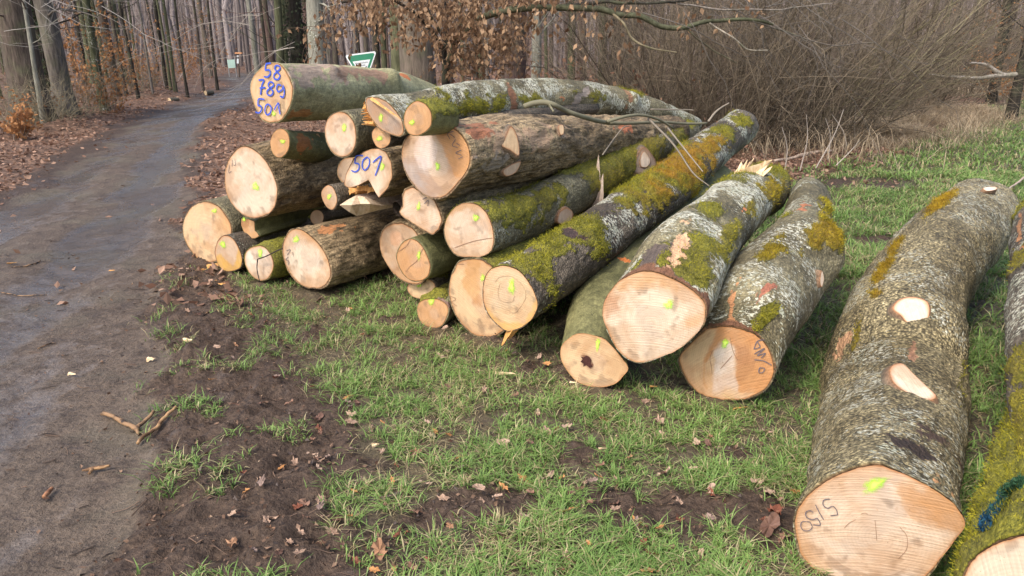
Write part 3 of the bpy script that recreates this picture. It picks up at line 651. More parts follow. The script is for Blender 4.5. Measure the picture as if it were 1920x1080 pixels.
make_log('A', 'pale green log topping the stack, blue 58, 789 and 501 written on its end',
  Z1([(640, 105), (700, 93), (745, 112), (790, 180), (818, 270), (810, 350), (780, 430), (730, 490), (670, 503), (610, 480), (565, 400), (530, 290), (535, 220), (570, 160)]),
  [(640, 173, 53, .75), (740, 180, 47, 1.5), (830, 198, 36, 2.3), (930, 212, 28, 3.2)], 'smooth', 'yellow', t=0.0, seed=1, nth=110, ds=.022, lichen=.30, saw=1.1,
  peel=[(600, 124, .55, .12, 0, (.34, .25, .18)), (690, 128, .3, .08, 0, (.26, .16, .10)), (760, 132, .10, .05, 0, (.50, .17, .06)), (560, 222, .14, .05, 0, (.40, .20, .08))],
  bumps=[(741, 137, .09, .07), (622, 118, .06, .03)], stains=[((0.48, 0.28, 0.12), Z1([(590, 130), (640, 105), (600, 250), (560, 300)]), .5)])
make_log('D', 'long lichen-spotted log arching over the top right, its slanting end grey-brown',
  Z1([(1300, 335), (1345, 326), (1395, 335), (1450, 365), (1510, 430), (1548, 500), (1555, 560), (1530, 592), (1480, 582), (1400, 545), (1345, 480), (1305, 410)]),
  [(800, 198, 28, .45), (870, 190, 33, .9), (960, 184, 33, 1.5), (1050, 180, 30, 2.1), (1120, 189, 29, 2.7), (1200, 206, 27, 3.3), (1260, 222, 22, 3.8), (1306, 235, 14, 4.15)],
  'lichen', 'grey', t=-0.02, az=14, tilt=10, seed=2, nth=100, ds=.025, lichen=.95, mossy=.15, saw=.5,
  moss=[(890, 206, .5, .07, 0, .9, 0), (815, 213, .2, .05, 0, .9, 0), (1000, 194, .3, .06, 0, .7, 0), (1120, 180, .5, .06, 0, .6, .0)],
  peel=[(972, 183, .05, .14, 0, (.24, .11, .055)), (1060, 190, .06, .05, 20, (.40, .16, .07)), (1105, 172, .22, .05, -30, (.30, .24, .19)), (1192, 188, .03, .10, 0, (.17, .09, .05))],
  bumps=[(1195, 178, .07, .05)], stains=[((0.51, 0.36, 0.23), Z1([(1340, 330), (1360, 345), (1550, 480), (1540, 500), (1400, 400)]), .9)])
make_log('E', 'small round orange log end wedged right above the big two-toned log end',
  Z3([(150, 172), (205, 192), (240, 235), (252, 290), (240, 350), (190, 395), (130, 408), (85, 385), (60, 320), (65, 255), (98, 200)]),
  dict(L=.24, az=35, taper=.75, dz=-.02), 'olive', 'orange', t=-0.12, seed=3, mossy=.45, stains=[((.40, .24, .13), circ(786, 224, 9, 14), .5)])
make_log('B', 'small green log under the numbered top log with a brown hollow wound in its side',
  Z1([(725, 535), (770, 550), (795, 610), (785, 680), (750, 725), (715, 732), (680, 705), (663, 635), (680, 570)]),
  [(575, 274, 28, .35), (610, 277, 27, .62), (680, 285, 24, 1.2)], 'olive', 'orange', t=.02, seed=4, nth=90, ds=.02, lichen=.35,
  moss=[(583, 258, .05, .03, 0, 1, 0)], peel=[(582, 279, .11, .08, 0, (.36, .15, .05)), (601, 243, .03, .03, 0, (.5, .25, .1))])
make_log('C', 'medium round pale log end between the small green log and the slanting end',
  Z1([(1110, 422), (1170, 430), (1220, 490), (1240, 570), (1230, 660), (1190, 715), (1140, 730), (1080, 700), (1035, 620), (1025, 540), (1050, 460)]),
  dict(L=3.6, az=33, taper=.8), 'lichen', 'pale', t=.05, seed=5, lichen=.25, mossy=.35, stains=[((.28, .17, .11), circ(633, 238, 4, 4), .8), (DKO, circ(643, 244, 5, 6), .3)])
make_log('E2', 'tiny round orange log end squeezed between the pale log and the big furrowed log',
  Z1([(1390, 515), (1440, 540), (1468, 590), (1458, 640), (1410, 670), (1365, 650), (1338, 580), (1355, 535)]),
  dict(L=2.5, az=35, taper=.8), 'dark', 'orange', t=.0, seed=6, lichen=.1, mossy=0)
make_log('F', 'big deeply furrowed log across the stack, its end pink-grey with an orange right side',
  Z3([(250, 330), (350, 335), (430, 380), (488, 460), (505, 540), (495, 620), (430, 715), (350, 800), (275, 825), (195, 800), (118, 720), (68, 640), (45, 540), (60, 450), (110, 385), (175, 345)]),
  [(950, 280, 68, .8), (1050, 272, 56, 1.55), (1130, 262, 45, 2.2), (1210, 252, 33, 2.9), (1270, 246, 26, 3.5)], 'rough', 'pale', t=.08, seed=7, nth=140, ds=.017, rim=.03, lichen=.12, saw=1.4, pithpx=(826, 305),
  stains=[(OR, Z3([(245, 320), (510, 320), (520, 620), (420, 705), (400, 690), (380, 640), (345, 520), (300, 440)]), .95),
          (GY, Z3([(55, 560), (130, 540), (210, 560), (230, 650), (330, 770), (270, 830), (180, 800), (60, 680)]), .75), ((0.31, 0.20, 0.12), Z3([(60, 430), (140, 420), (150, 520), (100, 600), (50, 560)]), .45),
          ((.66, .56, .50), circ(798, 283, 22, 34), .55)],
  peel=[(990, 258, .50, .10, 0, (.38, .25, .15)), (900, 246, .12, .04, 0, (.34, .14, .07)), (870, 224, .3, .03, 0, (.32, .14, .07)), (1180, 232, .2, .05, 0, (.42, .15, .07)), (930, 315, .12, .05, 0, (.30, .24, .18))])
make_log('G', 'notched log end with blue 501, a torn wedge missing from its lower edge',
  Z1([(1390, 665), (1440, 690), (1475, 760), (1480, 860), (1450, 935), (1385, 1005), (1352, 935), (1318, 878), (1250, 915), (1180, 935), (1152, 910), (1168, 840), (1215, 745), (1285, 690), (1340, 668)]),
  dict(L=3.8, az=35, taper=.9), 'rough', 'cream', t=.12, seed=8, nth=120, sharp=True, rim=.03, lichen=.3)
make_log('G2', 'pale log end half hidden behind the left edge of the notched 501 log',
  Z1(circ(1195, 820, 88, 96)), dict(L=3.2, az=33), 'smooth', 'tan', t=.4, seed=9)
make_log('H', 'big smooth cream log end at the left, resting on the leftmost bottom logs',
  Z1([(480, 650), (545, 668), (620, 730), (680, 830), (712, 930), (705, 1025), (680, 1082), (640, 1112), (560, 1133), (480, 1110), (400, 1030), (365, 940), (360, 830), (385, 750), (430, 685)]),
  dict(L=4.2, az=35, taper=.85), 'rough', 'cream', t=.02, seed=10, nth=120, ds=.022, rim=.025, lichen=.22, saw=.6, pithpx=(478, 346),
  stains=[((.60, .45, .33), circ(472, 345, 32, 40), .35)])
make_log('I', 'leftmost bottom log beside the track, big orange-cream end with saw lines',
  Z2([(180, 140), (250, 130), (330, 170), (390, 250), (412, 330), (385, 450), (330, 520), (260, 545), (190, 530), (120, 450), (85, 370), (78, 290), (110, 200)]),
  dict(L=3.8, az=36, taper=.85), 'lichen', 'yellow', t=.02, seed=11, nth=100, saw=1.5, mossy=.1, lichen=.3,
  stains=[((0.61, 0.43, 0.25), Z2([(80, 380), (300, 200), (330, 170), (180, 130), (80, 250)]), .6), ((.66, .38, .17), circ(426, 420, 10, 12), .5)])
make_log('J', 'small log end in front of the leftmost bottom log, pale with an orange edge',
  Z2([(350, 360), (395, 362), (440, 410), (475, 490), (475, 560), (445, 592), (370, 603), (322, 565), (293, 480), (310, 405)]),
  dict(L=3.6, az=36), 'dark', 'tan', t=-.03, seed=12, mossy=.2, lichen=.5, stains=[((0.51, 0.30, 0.08), Z2([(300, 500), (330, 480), (420, 570), (455, 440), (490, 560), (440, 620), (330, 600)]), .9)])
make_log('K', 'small whitish oval log end on the ground left of the big furrowed bottom log',
  Z2([(575, 425), (622, 432), (668, 480), (690, 540), (680, 600), (650, 650), (592, 663), (530, 620), (495, 550), (492, 490), (520, 445)]),
  dict(L=3.4, az=36), 'olive', 'white', t=-.02, seed=13, mossy=1.0, lichen=.3, stains=[((.62, .45, .33), circ(505, 482, 5, 14), .4)])
make_log('L', 'big furrowed brown bottom log lying on the grass with a peach oval end',
  Z2([(820, 308), (875, 318), (960, 380), (1030, 470), (1065, 560), (1070, 630), (1035, 700), (980, 718), (900, 708), (830, 660), (770, 570), (742, 460), (752, 390), (782, 335)]),
  dict(L=4.2, az=38, taper=.85), 'rough', 'cream', t=.08, seed=14, nth=140, ds=.017, rim=.05, lichen=.3, saw=2.6, pithpx=(580, 480), wetrim=.0,
  peel=[(618, 418, .13, .05, 10, (.45, .20, .08))],
  stains=[((0.46, 0.25, 0.11), Z2([(870, 310), (985, 400), (1060, 540), (1050, 560), (960, 420), (860, 340)]), .6), ((0.62, 0.43, 0.28), Z2([(900, 640), (980, 600), (1060, 560), (1060, 700), (900, 710)]), .5)])
make_log('M', 'little pencil-thin log end above the splintered wedge, with a green dot',
  Z2([(1045, 22), (1085, 42), (1108, 100), (1108, 150), (1080, 190), (1040, 172), (1007, 110), (1007, 60)]),
  dict(L=2.8, az=38), 'dark', 'tan', t=.15, seed=15, lichen=.4, mossy=.1)
make_log('N', 'tiny grey-tan log end peeking over the back of the big furrowed bottom log',
  Z2(circ(975, 240, 46, 52)), dict(L=2.6, az=36), 'dark', 'tan', t=.55, seed=16, lichen=.2, mossy=0)
make_log('P', 'angular broken log end tilted between the notched 501 log and the mossy log',
  Z2([(1560, 50), (1612, 32), (1680, 70), (1760, 120), (1798, 200), (1812, 270), (1790, 325), (1748, 362), (1640, 300), (1545, 238), (1517, 205), (1545, 160), (1542, 95)]),
  dict(L=3.8, az=35, taper=.9), 'rough', 'pale', t=.12, seed=17, nth=110, sharp=True, lichen=.1, saw=2.0)
make_log('Q', 'big reddish-pale log end partly covered by the cracked round log in front of it',
  Z2([(1480, 275), (1560, 278), (1625, 320), (1675, 400), (1720, 520), (1710, 640), (1640, 690), (1560, 672), (1470, 600), (1405, 490), (1390, 385), (1420, 310)]),
  dict(L=3.9, az=36, taper=.85), 'rough', 'tan', t=.32, seed=18, lichen=.15, stains=[((.62, .34, .20), circ(743, 448, 12, 14), .6)])
make_log('R', 'cracked orange-brown oval log end with olive bark, in front of the reddish-pale log',
  Z2([(1600, 378), (1652, 400), (1700, 470), (1733, 560), (1720, 630), (1670, 663), (1610, 665), (1550, 620), (1510, 540), (1505, 480), (1540, 410)]),
  dict(L=3.6, az=36), 'olive', 'orange', t=.12, seed=19, lichen=.3, stains=[((.46, .24, .11), circ(775, 500, 22, 26), .45)])
make_log('S', 'low log end mostly hidden below the cracked oval log, resting on the grass',
  Z2(circ(1672, 712, 98, 72)), dict(L=3.0, az=36), 'dark', 'yellow', t=.38, seed=20, lichen=.2, mossy=.3)
make_log('T', 'short thin orange log lying on the grass left of the large split orange end',
  Z2([(1700, 782), (1790, 785), (1848, 830), (1845, 900), (1800, 968), (1740, 978), (1672, 945), (1642, 875), (1648, 815)]),
  [(850, 558, 27, .4), (900, 535, 22, .9), (950, 515, 18, 1.4)], 'smooth', 'orange', t=.1, seed=21, mossy=.5, lichen=.2,
  peel=[(845, 562, .3, .05, 20, (.20, .12, .09))])
make_log('U2', 'orange log end wedged behind the big smooth cream log and the leftmost log',
  Z2(circ(430, 252, 52, 56)), dict(L=3.2, az=36), 'dark', 'orange', t=.3, seed=22, lichen=.2, mossy=0)
make_log('U', 'slim olive log with a torn ragged end under the big smooth cream log',
  Z2([(470, 245), (520, 250), (560, 265), (562, 330), (600, 362), (560, 383), (500, 378), (484, 330), (468, 290)]),
  [(520, 412, 24, .35), (580, 393, 22, .85), (640, 370, 20, 1.4), (700, 350, 18, 2)], 'olive', 'orange', t=.12, seed=23, lichen=.12, sharp=True, stains=[((.30, .15, .07), circ(460, 418, 8, 10), .8)])
make_log('V', 'mossy log with a flat squared pale end, resting on the large split orange end',
  Z4([(440, 5), (500, -5), (560, 12), (620, 70), (652, 150), (667, 250), (645, 325), (585, 362), (480, 366), (400, 345), (345, 265), (325, 180), (345, 100), (390, 35)]),
  [(960, 413, 48, .62), (1050, 370, 44, 1.25), (1130, 330, 39, 1.95), (1195, 292, 35, 2.6), (1250, 262, 29, 3.3), (1290, 250, 24, 3.9)], 'lichen', 'pale', t=.15, seed=24, nth=130, ds=.017, rim=.04, lichen=.55, mossy=.5, wetrim=.0,
  moss=[(975, 385, .35, .12, 0, 1, 0), (1035, 365, .3, .12, 0, 1, .1), (1150, 340, .3, .10, 0, 1, .2), (1230, 262, .5, .12, 0, 1, .2)],
  peel=[(950, 440, .25, .1, 0, None), (990, 385, .05, .2, 10, None)],
  stains=[((0.43, 0.25, 0.12), Z4([(330, 20), (600, 0), (620, 60), (480, 40), (380, 90)]), .75), ((0.54, 0.36, 0.21), Z4([(320, 60), (362, 80), (365, 250), (420, 370), (330, 300)]), .6), ((0.51, 0.34, 0.20), Z4([(400, 300), (650, 235), (660, 330), (570, 370), (430, 360)]), .4)])
make_log('W', 'large split orange end behind and left of the long mossy log, standing on the grass',
  Z4([(430, 382), (500, 370), (570, 370), (650, 420), (740, 520), (790, 640), (780, 770), (740, 850), (680, 895), (600, 900), (520, 882), (440, 802), (382, 700), (355, 600), (365, 500), (395, 430)]),
  dict(L=4.2, az=34, taper=.85), 'lichen', 'yellow', t=.15, seed=25, nth=110, lichen=.3, saw=.9, stains=[((0.52, 0.26, 0.08), Z4([(480, 380), (560, 380), (560, 640), (520, 640), (440, 560)]), .6), ((.42, .20, .08), circ(897, 563, 9, 11), .7)])
make_log('X', 'long mossy log running right from the middle, yellow-green moss on grey lichen bark',
  Z4([(740, 415), (830, 448), (900, 530), (945, 620), (955, 695), (920, 775), (850, 832), (760, 858), (690, 822), (620, 740), (590, 660), (585, 570), (600, 490), (648, 430)]),
  [(1060, 488, 56, .42), (1160, 416, 48, 1.15), (1240, 362, 43, 1.85), (1293, 314, 38, 2.5), (1346, 272, 34, 3.2), (1392, 236, 30, 3.8)], 'dark', 'yellow', t=-.07, seed=26, nth=150, ds=.015, rim=.035, lichen=.8, mossy=.45, saw=1.35, pithpx=(955, 552),
  moss=[(985, 485, .13, .17, 0, 1, 0), (1030, 460, .3, .08, 0, 1, 0), (1115, 425, .12, .22, 0, 1, 0), (1080, 420, .3, .07, 0, 1, 0), (1230, 345, .45, .12, 0, 1, .3), (1290, 290, .55, .14, 0, 1, 1), (1330, 262, .3, .1, 0, 1, .7), (1395, 212, .12, .10, 0, 1, 0), (1190, 360, .3, .06, 0, .9, 0), (1310, 330, .3, .07, 0, .9, 0)],
  peel=[(1060, 425, .05, .06, 0, (.05, .032, .028)), (1100, 437, .04, .05, 0, (.055, .032, .028))],
  stains=[((0.57, 0.33, 0.11), Z4([(600, 680), (700, 790), (860, 800), (950, 640), (960, 700), (900, 830), (740, 880), (600, 760)]), .8), ((.55, .42, .27), circ(948, 540, 44, 40), .4)])
make_log('Y', 'smooth olive log under the wide pale log, orange end with a dark star-shaped hole',
  Z5([(100, 712), (160, 688), (240, 700), (330, 735), (430, 850), (470, 912), (440, 962), (375, 1018), (270, 1035), (150, 1005), (62, 905), (35, 835), (45, 765)]),
  [(1133, 565, 47, .5), (1180, 500, 40, 1.0), (1250, 432, 34, 1.75), (1310, 375, 30, 2.6), (1350, 338, 27, 3.3)], 'olive', 'yellow', t=-.02, seed=27, nth=100, ds=.018, lichen=.18, saw=1.5, rim=.02,
  peel=[(1172, 477, .02, .06, 0, (.52, .16, .04))],
  stains=[((.10, .03, .02), [(1090, 668), (1100, 667), (1107, 671), (1112, 683), (1107, 690), (1099, 684), (1092, 681), (1094, 675)], 1)])
make_log('Z', 'wide pale log lying across two others, lichened bark, torn splinters at its far end',
  Z5([(500, 305), (600, 293), (700, 322), (800, 368), (900, 430), (958, 500), (962, 580), (935, 655), (850, 750), (740, 822), (570, 880), (480, 868), (400, 805), (340, 705), (303, 600), (300, 510), (340, 430), (400, 358)]),
  [(1290, 488, 74, .42), (1340, 428, 61, .95), (1397, 380, 51, 1.6), (1438, 356, 42, 2.2)], 'lichen', 'cream', t=-.02, seed=28, nth=160, ds=.014, rim=.03, lichen=.9, mossy=.3, saw=1.65, pithpx=(1222, 607), wetrim=.05,
  moss=[(1290, 520, .14, .08, 30, 1, 0), (1375, 440, .4, .05, 0, .9, .1), (1320, 470, .2, .04, 0, .9, 0), (1460, 350, .3, .08, 0, 1, .4), (1410, 385, .2, .05, 0, .8, .2)],
  peel=[(1275, 452, .22, .05, -5, (.56, .34, .19)), (1220, 470, .14, .06, 0, (.10, .075, .06)), (1395, 385, .06, .02, 0, (.55, .2, .08)), (1235, 500, .03, .16, 0, (.55, .28, .12))],
  stains=[((0.52, 0.31, 0.16), Z5([(380, 400), (500, 310), (620, 300), (790, 380), (790, 420), (640, 395), (520, 400), (420, 430)]), .85), ((0.54, 0.31, 0.16), Z5([(820, 600), (930, 590), (955, 560), (950, 640), (860, 660), (820, 645)]), .8),
          ((0.41, 0.21, 0.11), Z5([(300, 500), (350, 420), (420, 470), (400, 560), (330, 600)]), .7), ((0.52, 0.41, 0.30), Z5([(600, 800), (960, 600), (930, 680), (740, 830), (560, 890)]), .55)])
make_log('AA', 'crooked kinked log right of the wide pale log, orange-edged end with dark crayon writing',
  Z5([(950, 660), (1000, 645), (1090, 638), (1200, 660), (1310, 720), (1380, 820), (1397, 910), (1375, 1000), (1300, 1080), (1150, 1120), (960, 1100), (860, 1030), (800, 930), (783, 850), (840, 765)]),
  [(1404, 594, 76, .4), (1452, 524, 77, .85), (1494, 470, 66, 1.2), (1512, 425, 50, 1.65), (1517, 385, 41, 2.15), (1518, 368, 35, 2.4)], 'lichen', 'yellow', t=.24, seed=29, nth=160, ds=.014, rim=.045, lichen=.72, mossy=.1, saw=1.8, wetrim=.03, pithpx=(1372, 668), bumps=[(1572, 468, .16, .05)],
  moss=[(1440, 463, .20, .05, 0, 1, .4), (1560, 425, .30, .09, 0, 1, .5), (1415, 610, .12, .03, 0, 1, 0), (1555, 380, .2, .05, 0, .9, .2)],
  peel=[(1362, 580, .20, .02, 0, (.42, .20, .09)), (1505, 380, .16, .04, 0, (.42, .16, .075)), (1440, 530, .07, .03, 40, (.32, .12, .07)), (1395, 590, .22, .08, 0, None)],
  stains=[((0.46, 0.20, 0.07), Z5([(1050, 640), (1200, 660), (1310, 720), (1390, 860), (1390, 960), (1300, 1080), (1160, 1060), (1150, 880), (1110, 720), (1060, 780), (1000, 800), (950, 900), (960, 1060), (940, 1050), (940, 850), (1000, 730)]), .75),
          ((0.56, 0.48, 0.41), Z5([(1000, 800), (1060, 760), (1110, 740), (1130, 830), (1150, 930), (1160, 1060), (1000, 1060), (1015, 940)]), .85), ((0.30, 0.14, 0.07), Z5([(1130, 780), (1230, 800), (1265, 880), (1220, 980), (1170, 1000), (1150, 900)]), .65)])
make_log('BB', 'largest log, front right on the grass, pale end marked 5/50, two branch scars',
  Z8([(420, 640), (500, 665), (600, 710), (690, 760), (750, 820), (775, 875), (745, 930), (690, 1000), (620, 1080), (540, 1140), (430, 1160), (300, 1130), (200, 1080), (140, 1020), (110, 950), (100, 860), (130, 790), (200, 720), (300, 668)]),
  [(1668, 785, 126, .55), (1688, 655, 113, 1.05), (1712, 548, 93, 1.7), (1764, 470, 81, 2.4), (1812, 424, 72, 3.1), (1838, 395, 60, 3.6)], 'scaly', 'pale', t=-.69, seed=30, nth=220, ds=.014, rim=.028, lichen=.68, mossy=0, saw=1.8, pithpx=(1648, 1010),
  moss=[(1660, 480, .5, .04, 0, .9, .7), (1600, 620, .2, .02, 0, .6, .3), (1806, 700, .5, .012, 0, .45, 0), (1760, 370, .4, .05, 0, .9, .8)],
  peel=[(1570, 640, .08, .05, 0, (.42, .24, .13)), (1730, 830, .09, .07, 60, (.045, .03, .022)), (1752, 800, .05, .12, 10, (.075, .047, .033)), (1775, 895, .05, .05, 30, (.55, .28, .12)), (1708, 650, .12, .015, 0, (.30, .16, .09)), (1665, 840, .1, .05, 0, None)],
  stains=[((0.43, 0.22, 0.09), ZB([(840, 400), (900, 375), (1150, 380), (1290, 480), (1340, 620), (1360, 700), (1280, 740), (1100, 700), (980, 640), (870, 570), (835, 500)]), .8),
          ((0.48, 0.31, 0.19), ZB([(180, 400), (420, 260), (600, 200), (700, 200), (620, 280), (420, 330), (380, 400)]), .45), ((0.49, 0.34, 0.23), ZB([(540, 440), (700, 430), (760, 700), (620, 780), (560, 620)]), .35), ((0.49, 0.37, 0.27), ZB(circ(690, 770, 260, 170)), .30)])
make_log('CC', 'moss-covered log cut off by the bottom right corner, streaked with blue-green paint',
  [(1800, 1075), (1830, 1035), (1870, 1010), (1910, 1000), (1960, 1005), (2010, 1040), (2040, 1110), (2020, 1190), (1960, 1240), (1880, 1245), (1820, 1200), (1795, 1130)],
  dict(L=2.8, az=41, taper=1.25, dz=.12), 'rough', 'cream', t=-.93, az=44, seed=31, nth=120, ds=.016, rim=.06, mossy=1.0, lichen=.1,
  moss=[(1850, 980, .6, .35, 0, 1, 0), (1900, 900, .6, .35, 0, 1, 0), (1800, 1040, .3, .3, 0, 1, 0), (1915, 960, .6, .35, 0, 1, 0)])
make_log('DD', 'dark lichened log at the right edge of the picture standing past the largest front log',
  circ(2010, 905, 95, 95), [(1990, 720, 84, .2), (1975, 580, 72, .75), (1968, 490, 62, 1.3), (1965, 430, 52, 2.0), (1968, 400, 44, 2.5)], 'dark', 'tan', t=-.45, seed=32, nth=130, ds=.016, mossy=.35, lichen=.7,
  peel=[(1899, 430, .5, .02, 0, (.42, .20, .09))], moss=[(1915, 760, .4, .1, 0, 1, .15), (1905, 480, .2, .1, 0, .8, .15)])
# a hidden layer of logs that carries the upper ones
for k, (x, y, tt, r_, lb) in enumerate([(700, 410, 1.0, 62, 'shaded log inside the stack behind the splintered wedge'), (1000, 520, 1.4, 60, 'shaded log lying low behind the long mossy log')]):
    make_log('I%d' % k, lb, circ(x, y, r_, r_), dict(L=2.8, az=34), 'dark', 'tan', t=tt, seed=40 + k, mossy=.2, lichen=.2, nth=48, ds=.06)

# writing and marks
strokes('A', 'painted_number', [Z1(l) for l in [[(672, 101), (645, 104), (638, 112), (632, 150)], [(632, 148), (660, 146), (668, 170), (650, 192), (624, 190)],
   [(732, 122), (708, 116), (698, 135), (712, 158), (732, 182), (720, 208), (696, 204), (692, 180), (712, 158), (732, 140), (732, 122)],
   [(590, 214), (626, 213), (612, 250), (604, 312)], [(598, 268), (636, 262)],
   [(690, 232), (668, 226), (655, 246), (668, 268), (688, 290), (676, 314), (652, 310), (648, 288), (668, 268), (690, 250), (690, 232)],
   [(744, 250), (722, 244), (712, 270), (724, 290), (748, 276), (758, 246)], [(756, 248), (764, 290), (756, 326), (734, 320)],
   [(632, 342), (594, 340), (588, 384)], [(588, 382), (610, 388), (612, 412), (598, 430), (572, 426)],
   [(660, 372), (642, 384), (636, 420), (652, 444), (672, 430), (678, 396), (660, 372)], [(698, 412), (726, 366), (730, 402), (738, 442)]]], 3.2, MAT_BLUE)
strokes('G', 'painted_number', [Z1(l) for l in [[(1285, 716), (1240, 720), (1228, 768)], [(1228, 766), (1256, 772), (1256, 806), (1232, 824), (1206, 814)],
   [(1312, 724), (1286, 748), (1280, 790), (1298, 812), (1322, 786), (1328, 744), (1312, 724)], [(1350, 762), (1405, 720), (1388, 790), (1366, 850)]]], 2.6, MAT_BLUE)
strokes('BB', 'crayon_number', [ZB(l) for l in [[(322, 604), (378, 598)], [(378, 598), (370, 560), (340, 530), (300, 545), (266, 520), (272, 482), (320, 474)], [(206, 516), (232, 570), (270, 634)],
   [(190, 672), (240, 676), (238, 648), (218, 618)], [(218, 620), (180, 632), (138, 612), (132, 576), (160, 562), (190, 574)], [(165, 650), (110, 645), (92, 675), (112, 712), (155, 716), (182, 690), (165, 650)]]], 2.0, MAT_PENCIL)
strokes('BB', 'drying_crack', [ZB(l) for l in [[(668, 640), (676, 720), (682, 800)], [(560, 590), (590, 584), (612, 592)], [(430, 700), (470, 660), (520, 635)], [(860, 690), (915, 760), (915, 860), (850, 940)]]], 1.0, MAT_CRACK, .004)
strokes('AA', 'crayon_number', [Z5(l) for l in [[(1262, 790), (1285, 740), (1330, 730)], [(1285, 740), (1300, 775), (1262, 790)], [(1265, 820), (1330, 785), (1285, 830), (1335, 815), (1310, 845)], [(1265, 856), (1320, 862), (1376, 890)], [(1300, 905), (1330, 912), (1318, 936), (1294, 934), (1300, 905)]]], 2.0, MAT_PENCIL)
strokes('AA', 'drying_crack', [Z5(l) for l in [[(1000, 800), (985, 850), (992, 900), (998, 950)], [(1125, 830), (1090, 870), (1050, 915)], [(1110, 710), (1130, 800), (1160, 860)]]], 1.0, MAT_CRACK, .004)
strokes('F', 'crayon_number', [Z3(l) for l in [[(396, 376), (356, 392), (372, 430)], [(375, 395), (405, 420)], [(410, 430), (388, 470), (425, 485)], [(415, 455), (440, 470)], [(450, 500), (412, 520), (450, 535)], [(430, 560), (458, 545)]]], 1.3, MAT_PENCIL)
strokes('H', 'crayon_number', [Z1(l) for l in [[(395, 775), (390, 830), (408, 820)], [(415, 745), (412, 790)], [(430, 735), (436, 775), (425, 780)]]], 1.1, MAT_PENCIL)
strokes('L', 'crayon_number', [Z2(l) for l in [[(775, 460), (800, 455), (780, 490)], [(790, 500), (770, 520), (790, 530), (785, 555)], [(815, 470), (822, 500)]]], 1.1, MAT_PENCIL)
strokes('P', 'crayon_number', [Z2(l) for l in [[(1670, 80), (1710, 100), (1680, 120)], [(1690, 150), (1720, 125), (1715, 165)]]], 1.3, MAT_PENCIL)
strokes('R', 'drying_crack', [Z2(l) for l in [[(1690, 435), (1660, 490), (1640, 530), (1590, 570)], [(1600, 385), (1570, 430), (1515, 470)], [(1590, 570), (1570, 600)]]], 1.0, MAT_CRACK, .004)
strokes('W', 'drying_crack', [Z4(l) for l in [[(425, 410), (465, 408)], [(375, 620), (410, 640), (385, 660), (420, 690)]]], 1.0, MAT_CRACK, .004)
strokes('V', 'drying_crack', [Z4(l) for l in [[(400, 300), (480, 270), (560, 248), (655, 234)]]], 1.0, MAT_CRACK, .004)
strokes('X', 'growth_ring_line', [Z4(l) for l in [[(700, 540), (690, 600), (710, 650), (780, 660), (800, 620)], [(670, 530), (700, 495), (780, 490), (860, 560), (870, 640), (800, 730), (740, 700)]]], 0.9, plain('ring_grey', (.44, .30, .18)), .004)
for key, x, y, rx, ry in [('A', *Z1([(690, 437)])[0], 5, 5), ('B', *Z1([(750, 622)])[0], 5, 5), ('C', *Z1([(1160, 530)])[0], 6, 8), ('D', *Z1([(1402, 465)])[0], 5, 8), ('E', *Z1([(1610, 495)])[0], 6, 6),
    ('E2', *Z1([(1395, 602)])[0], 6, 6), ('F', *Z3([(290, 608)])[0], 6, 8), ('G', *Z1([(1413, 790)])[0], 5, 8), ('H', *Z1([(570, 922)])[0], 8, 8), ('I', *Z2([(295, 195)])[0], 5, 5),
    ('J', *Z2([(352, 418)])[0], 6, 8), ('K', *Z2([(600, 475)])[0], 6, 9), ('L', *Z2([(840, 385)])[0], 6, 8), ('M', *Z2([(1060, 100)])[0], 5, 6), ('P', *Z2([(1655, 165)])[0], 4, 9),
    ('R', *Z2([(1656, 490)])[0], 4, 9), ('S', *Z2([(1660, 685)])[0], 5, 7), ('T', *Z2([(1740, 800)])[0], 6, 8), ('V', *Z4([(545, 98)])[0], 6, 8), ('W', *Z4([(590, 500)])[0], 5, 7),
    ('X', *Z4([(783, 558)])[0], 8, 14), ('Y', *Z5([(275, 757)])[0], 5, 12), ('Z', *Z5([(725, 508)])[0], 9, 11), ('AA', *Z5([(1080, 752)])[0], 8, 10), ('U', *Z2([(492, 252)])[0], 4, 4)]:
    spray(key, x, y, rx * .85, ry * .85)
spray('BB', 1640, 907, 24, 11, -.32)
# cut branch scars
scar('BB', [(1675, 578), (1688, 562), (1712, 557), (1738, 566), (1742, 588), (1732, 606), (1706, 608), (1690, 592)], .012, 'cream')
scar('BB', [(1670, 690), (1692, 682), (1712, 700), (1735, 722), (1755, 742), (1740, 750), (1704, 738), (1675, 716)], .012, 'cream')
scar('BB', [(1844, 352), (1866, 350), (1868, 355), (1850, 358)], .02, 'white')
scar('V', [(1190, 322), (1196, 292), (1210, 278), (1230, 306), (1218, 326)], .006, 'grey', rimc=(.20, .13, .08))
scar('V', [(1203, 312), (1201, 298), (1208, 284), (1219, 300), (1214, 312)], .011, 'cream', rimc=(.45, .30, .19))
scar('V', [(1045, 415), (1050, 398), (1062, 390), (1074, 398), (1072, 412), (1056, 420)], .03, 'pale')
scar('F', [(946, 262), (958, 238), (970, 258), (973, 290), (958, 282), (940, 272)], .004, 'yellow')
scar('F', [(1048, 236), (1056, 235), (1057, 249), (1051, 252)], .012, 'yellow')
scar('F', [(945, 318), (975, 303), (968, 322), (950, 330)], .004, 'tan')
scar('AA', [(1541, 508), (1545, 522), (1541, 538), (1538, 528)], .02, 'cream')
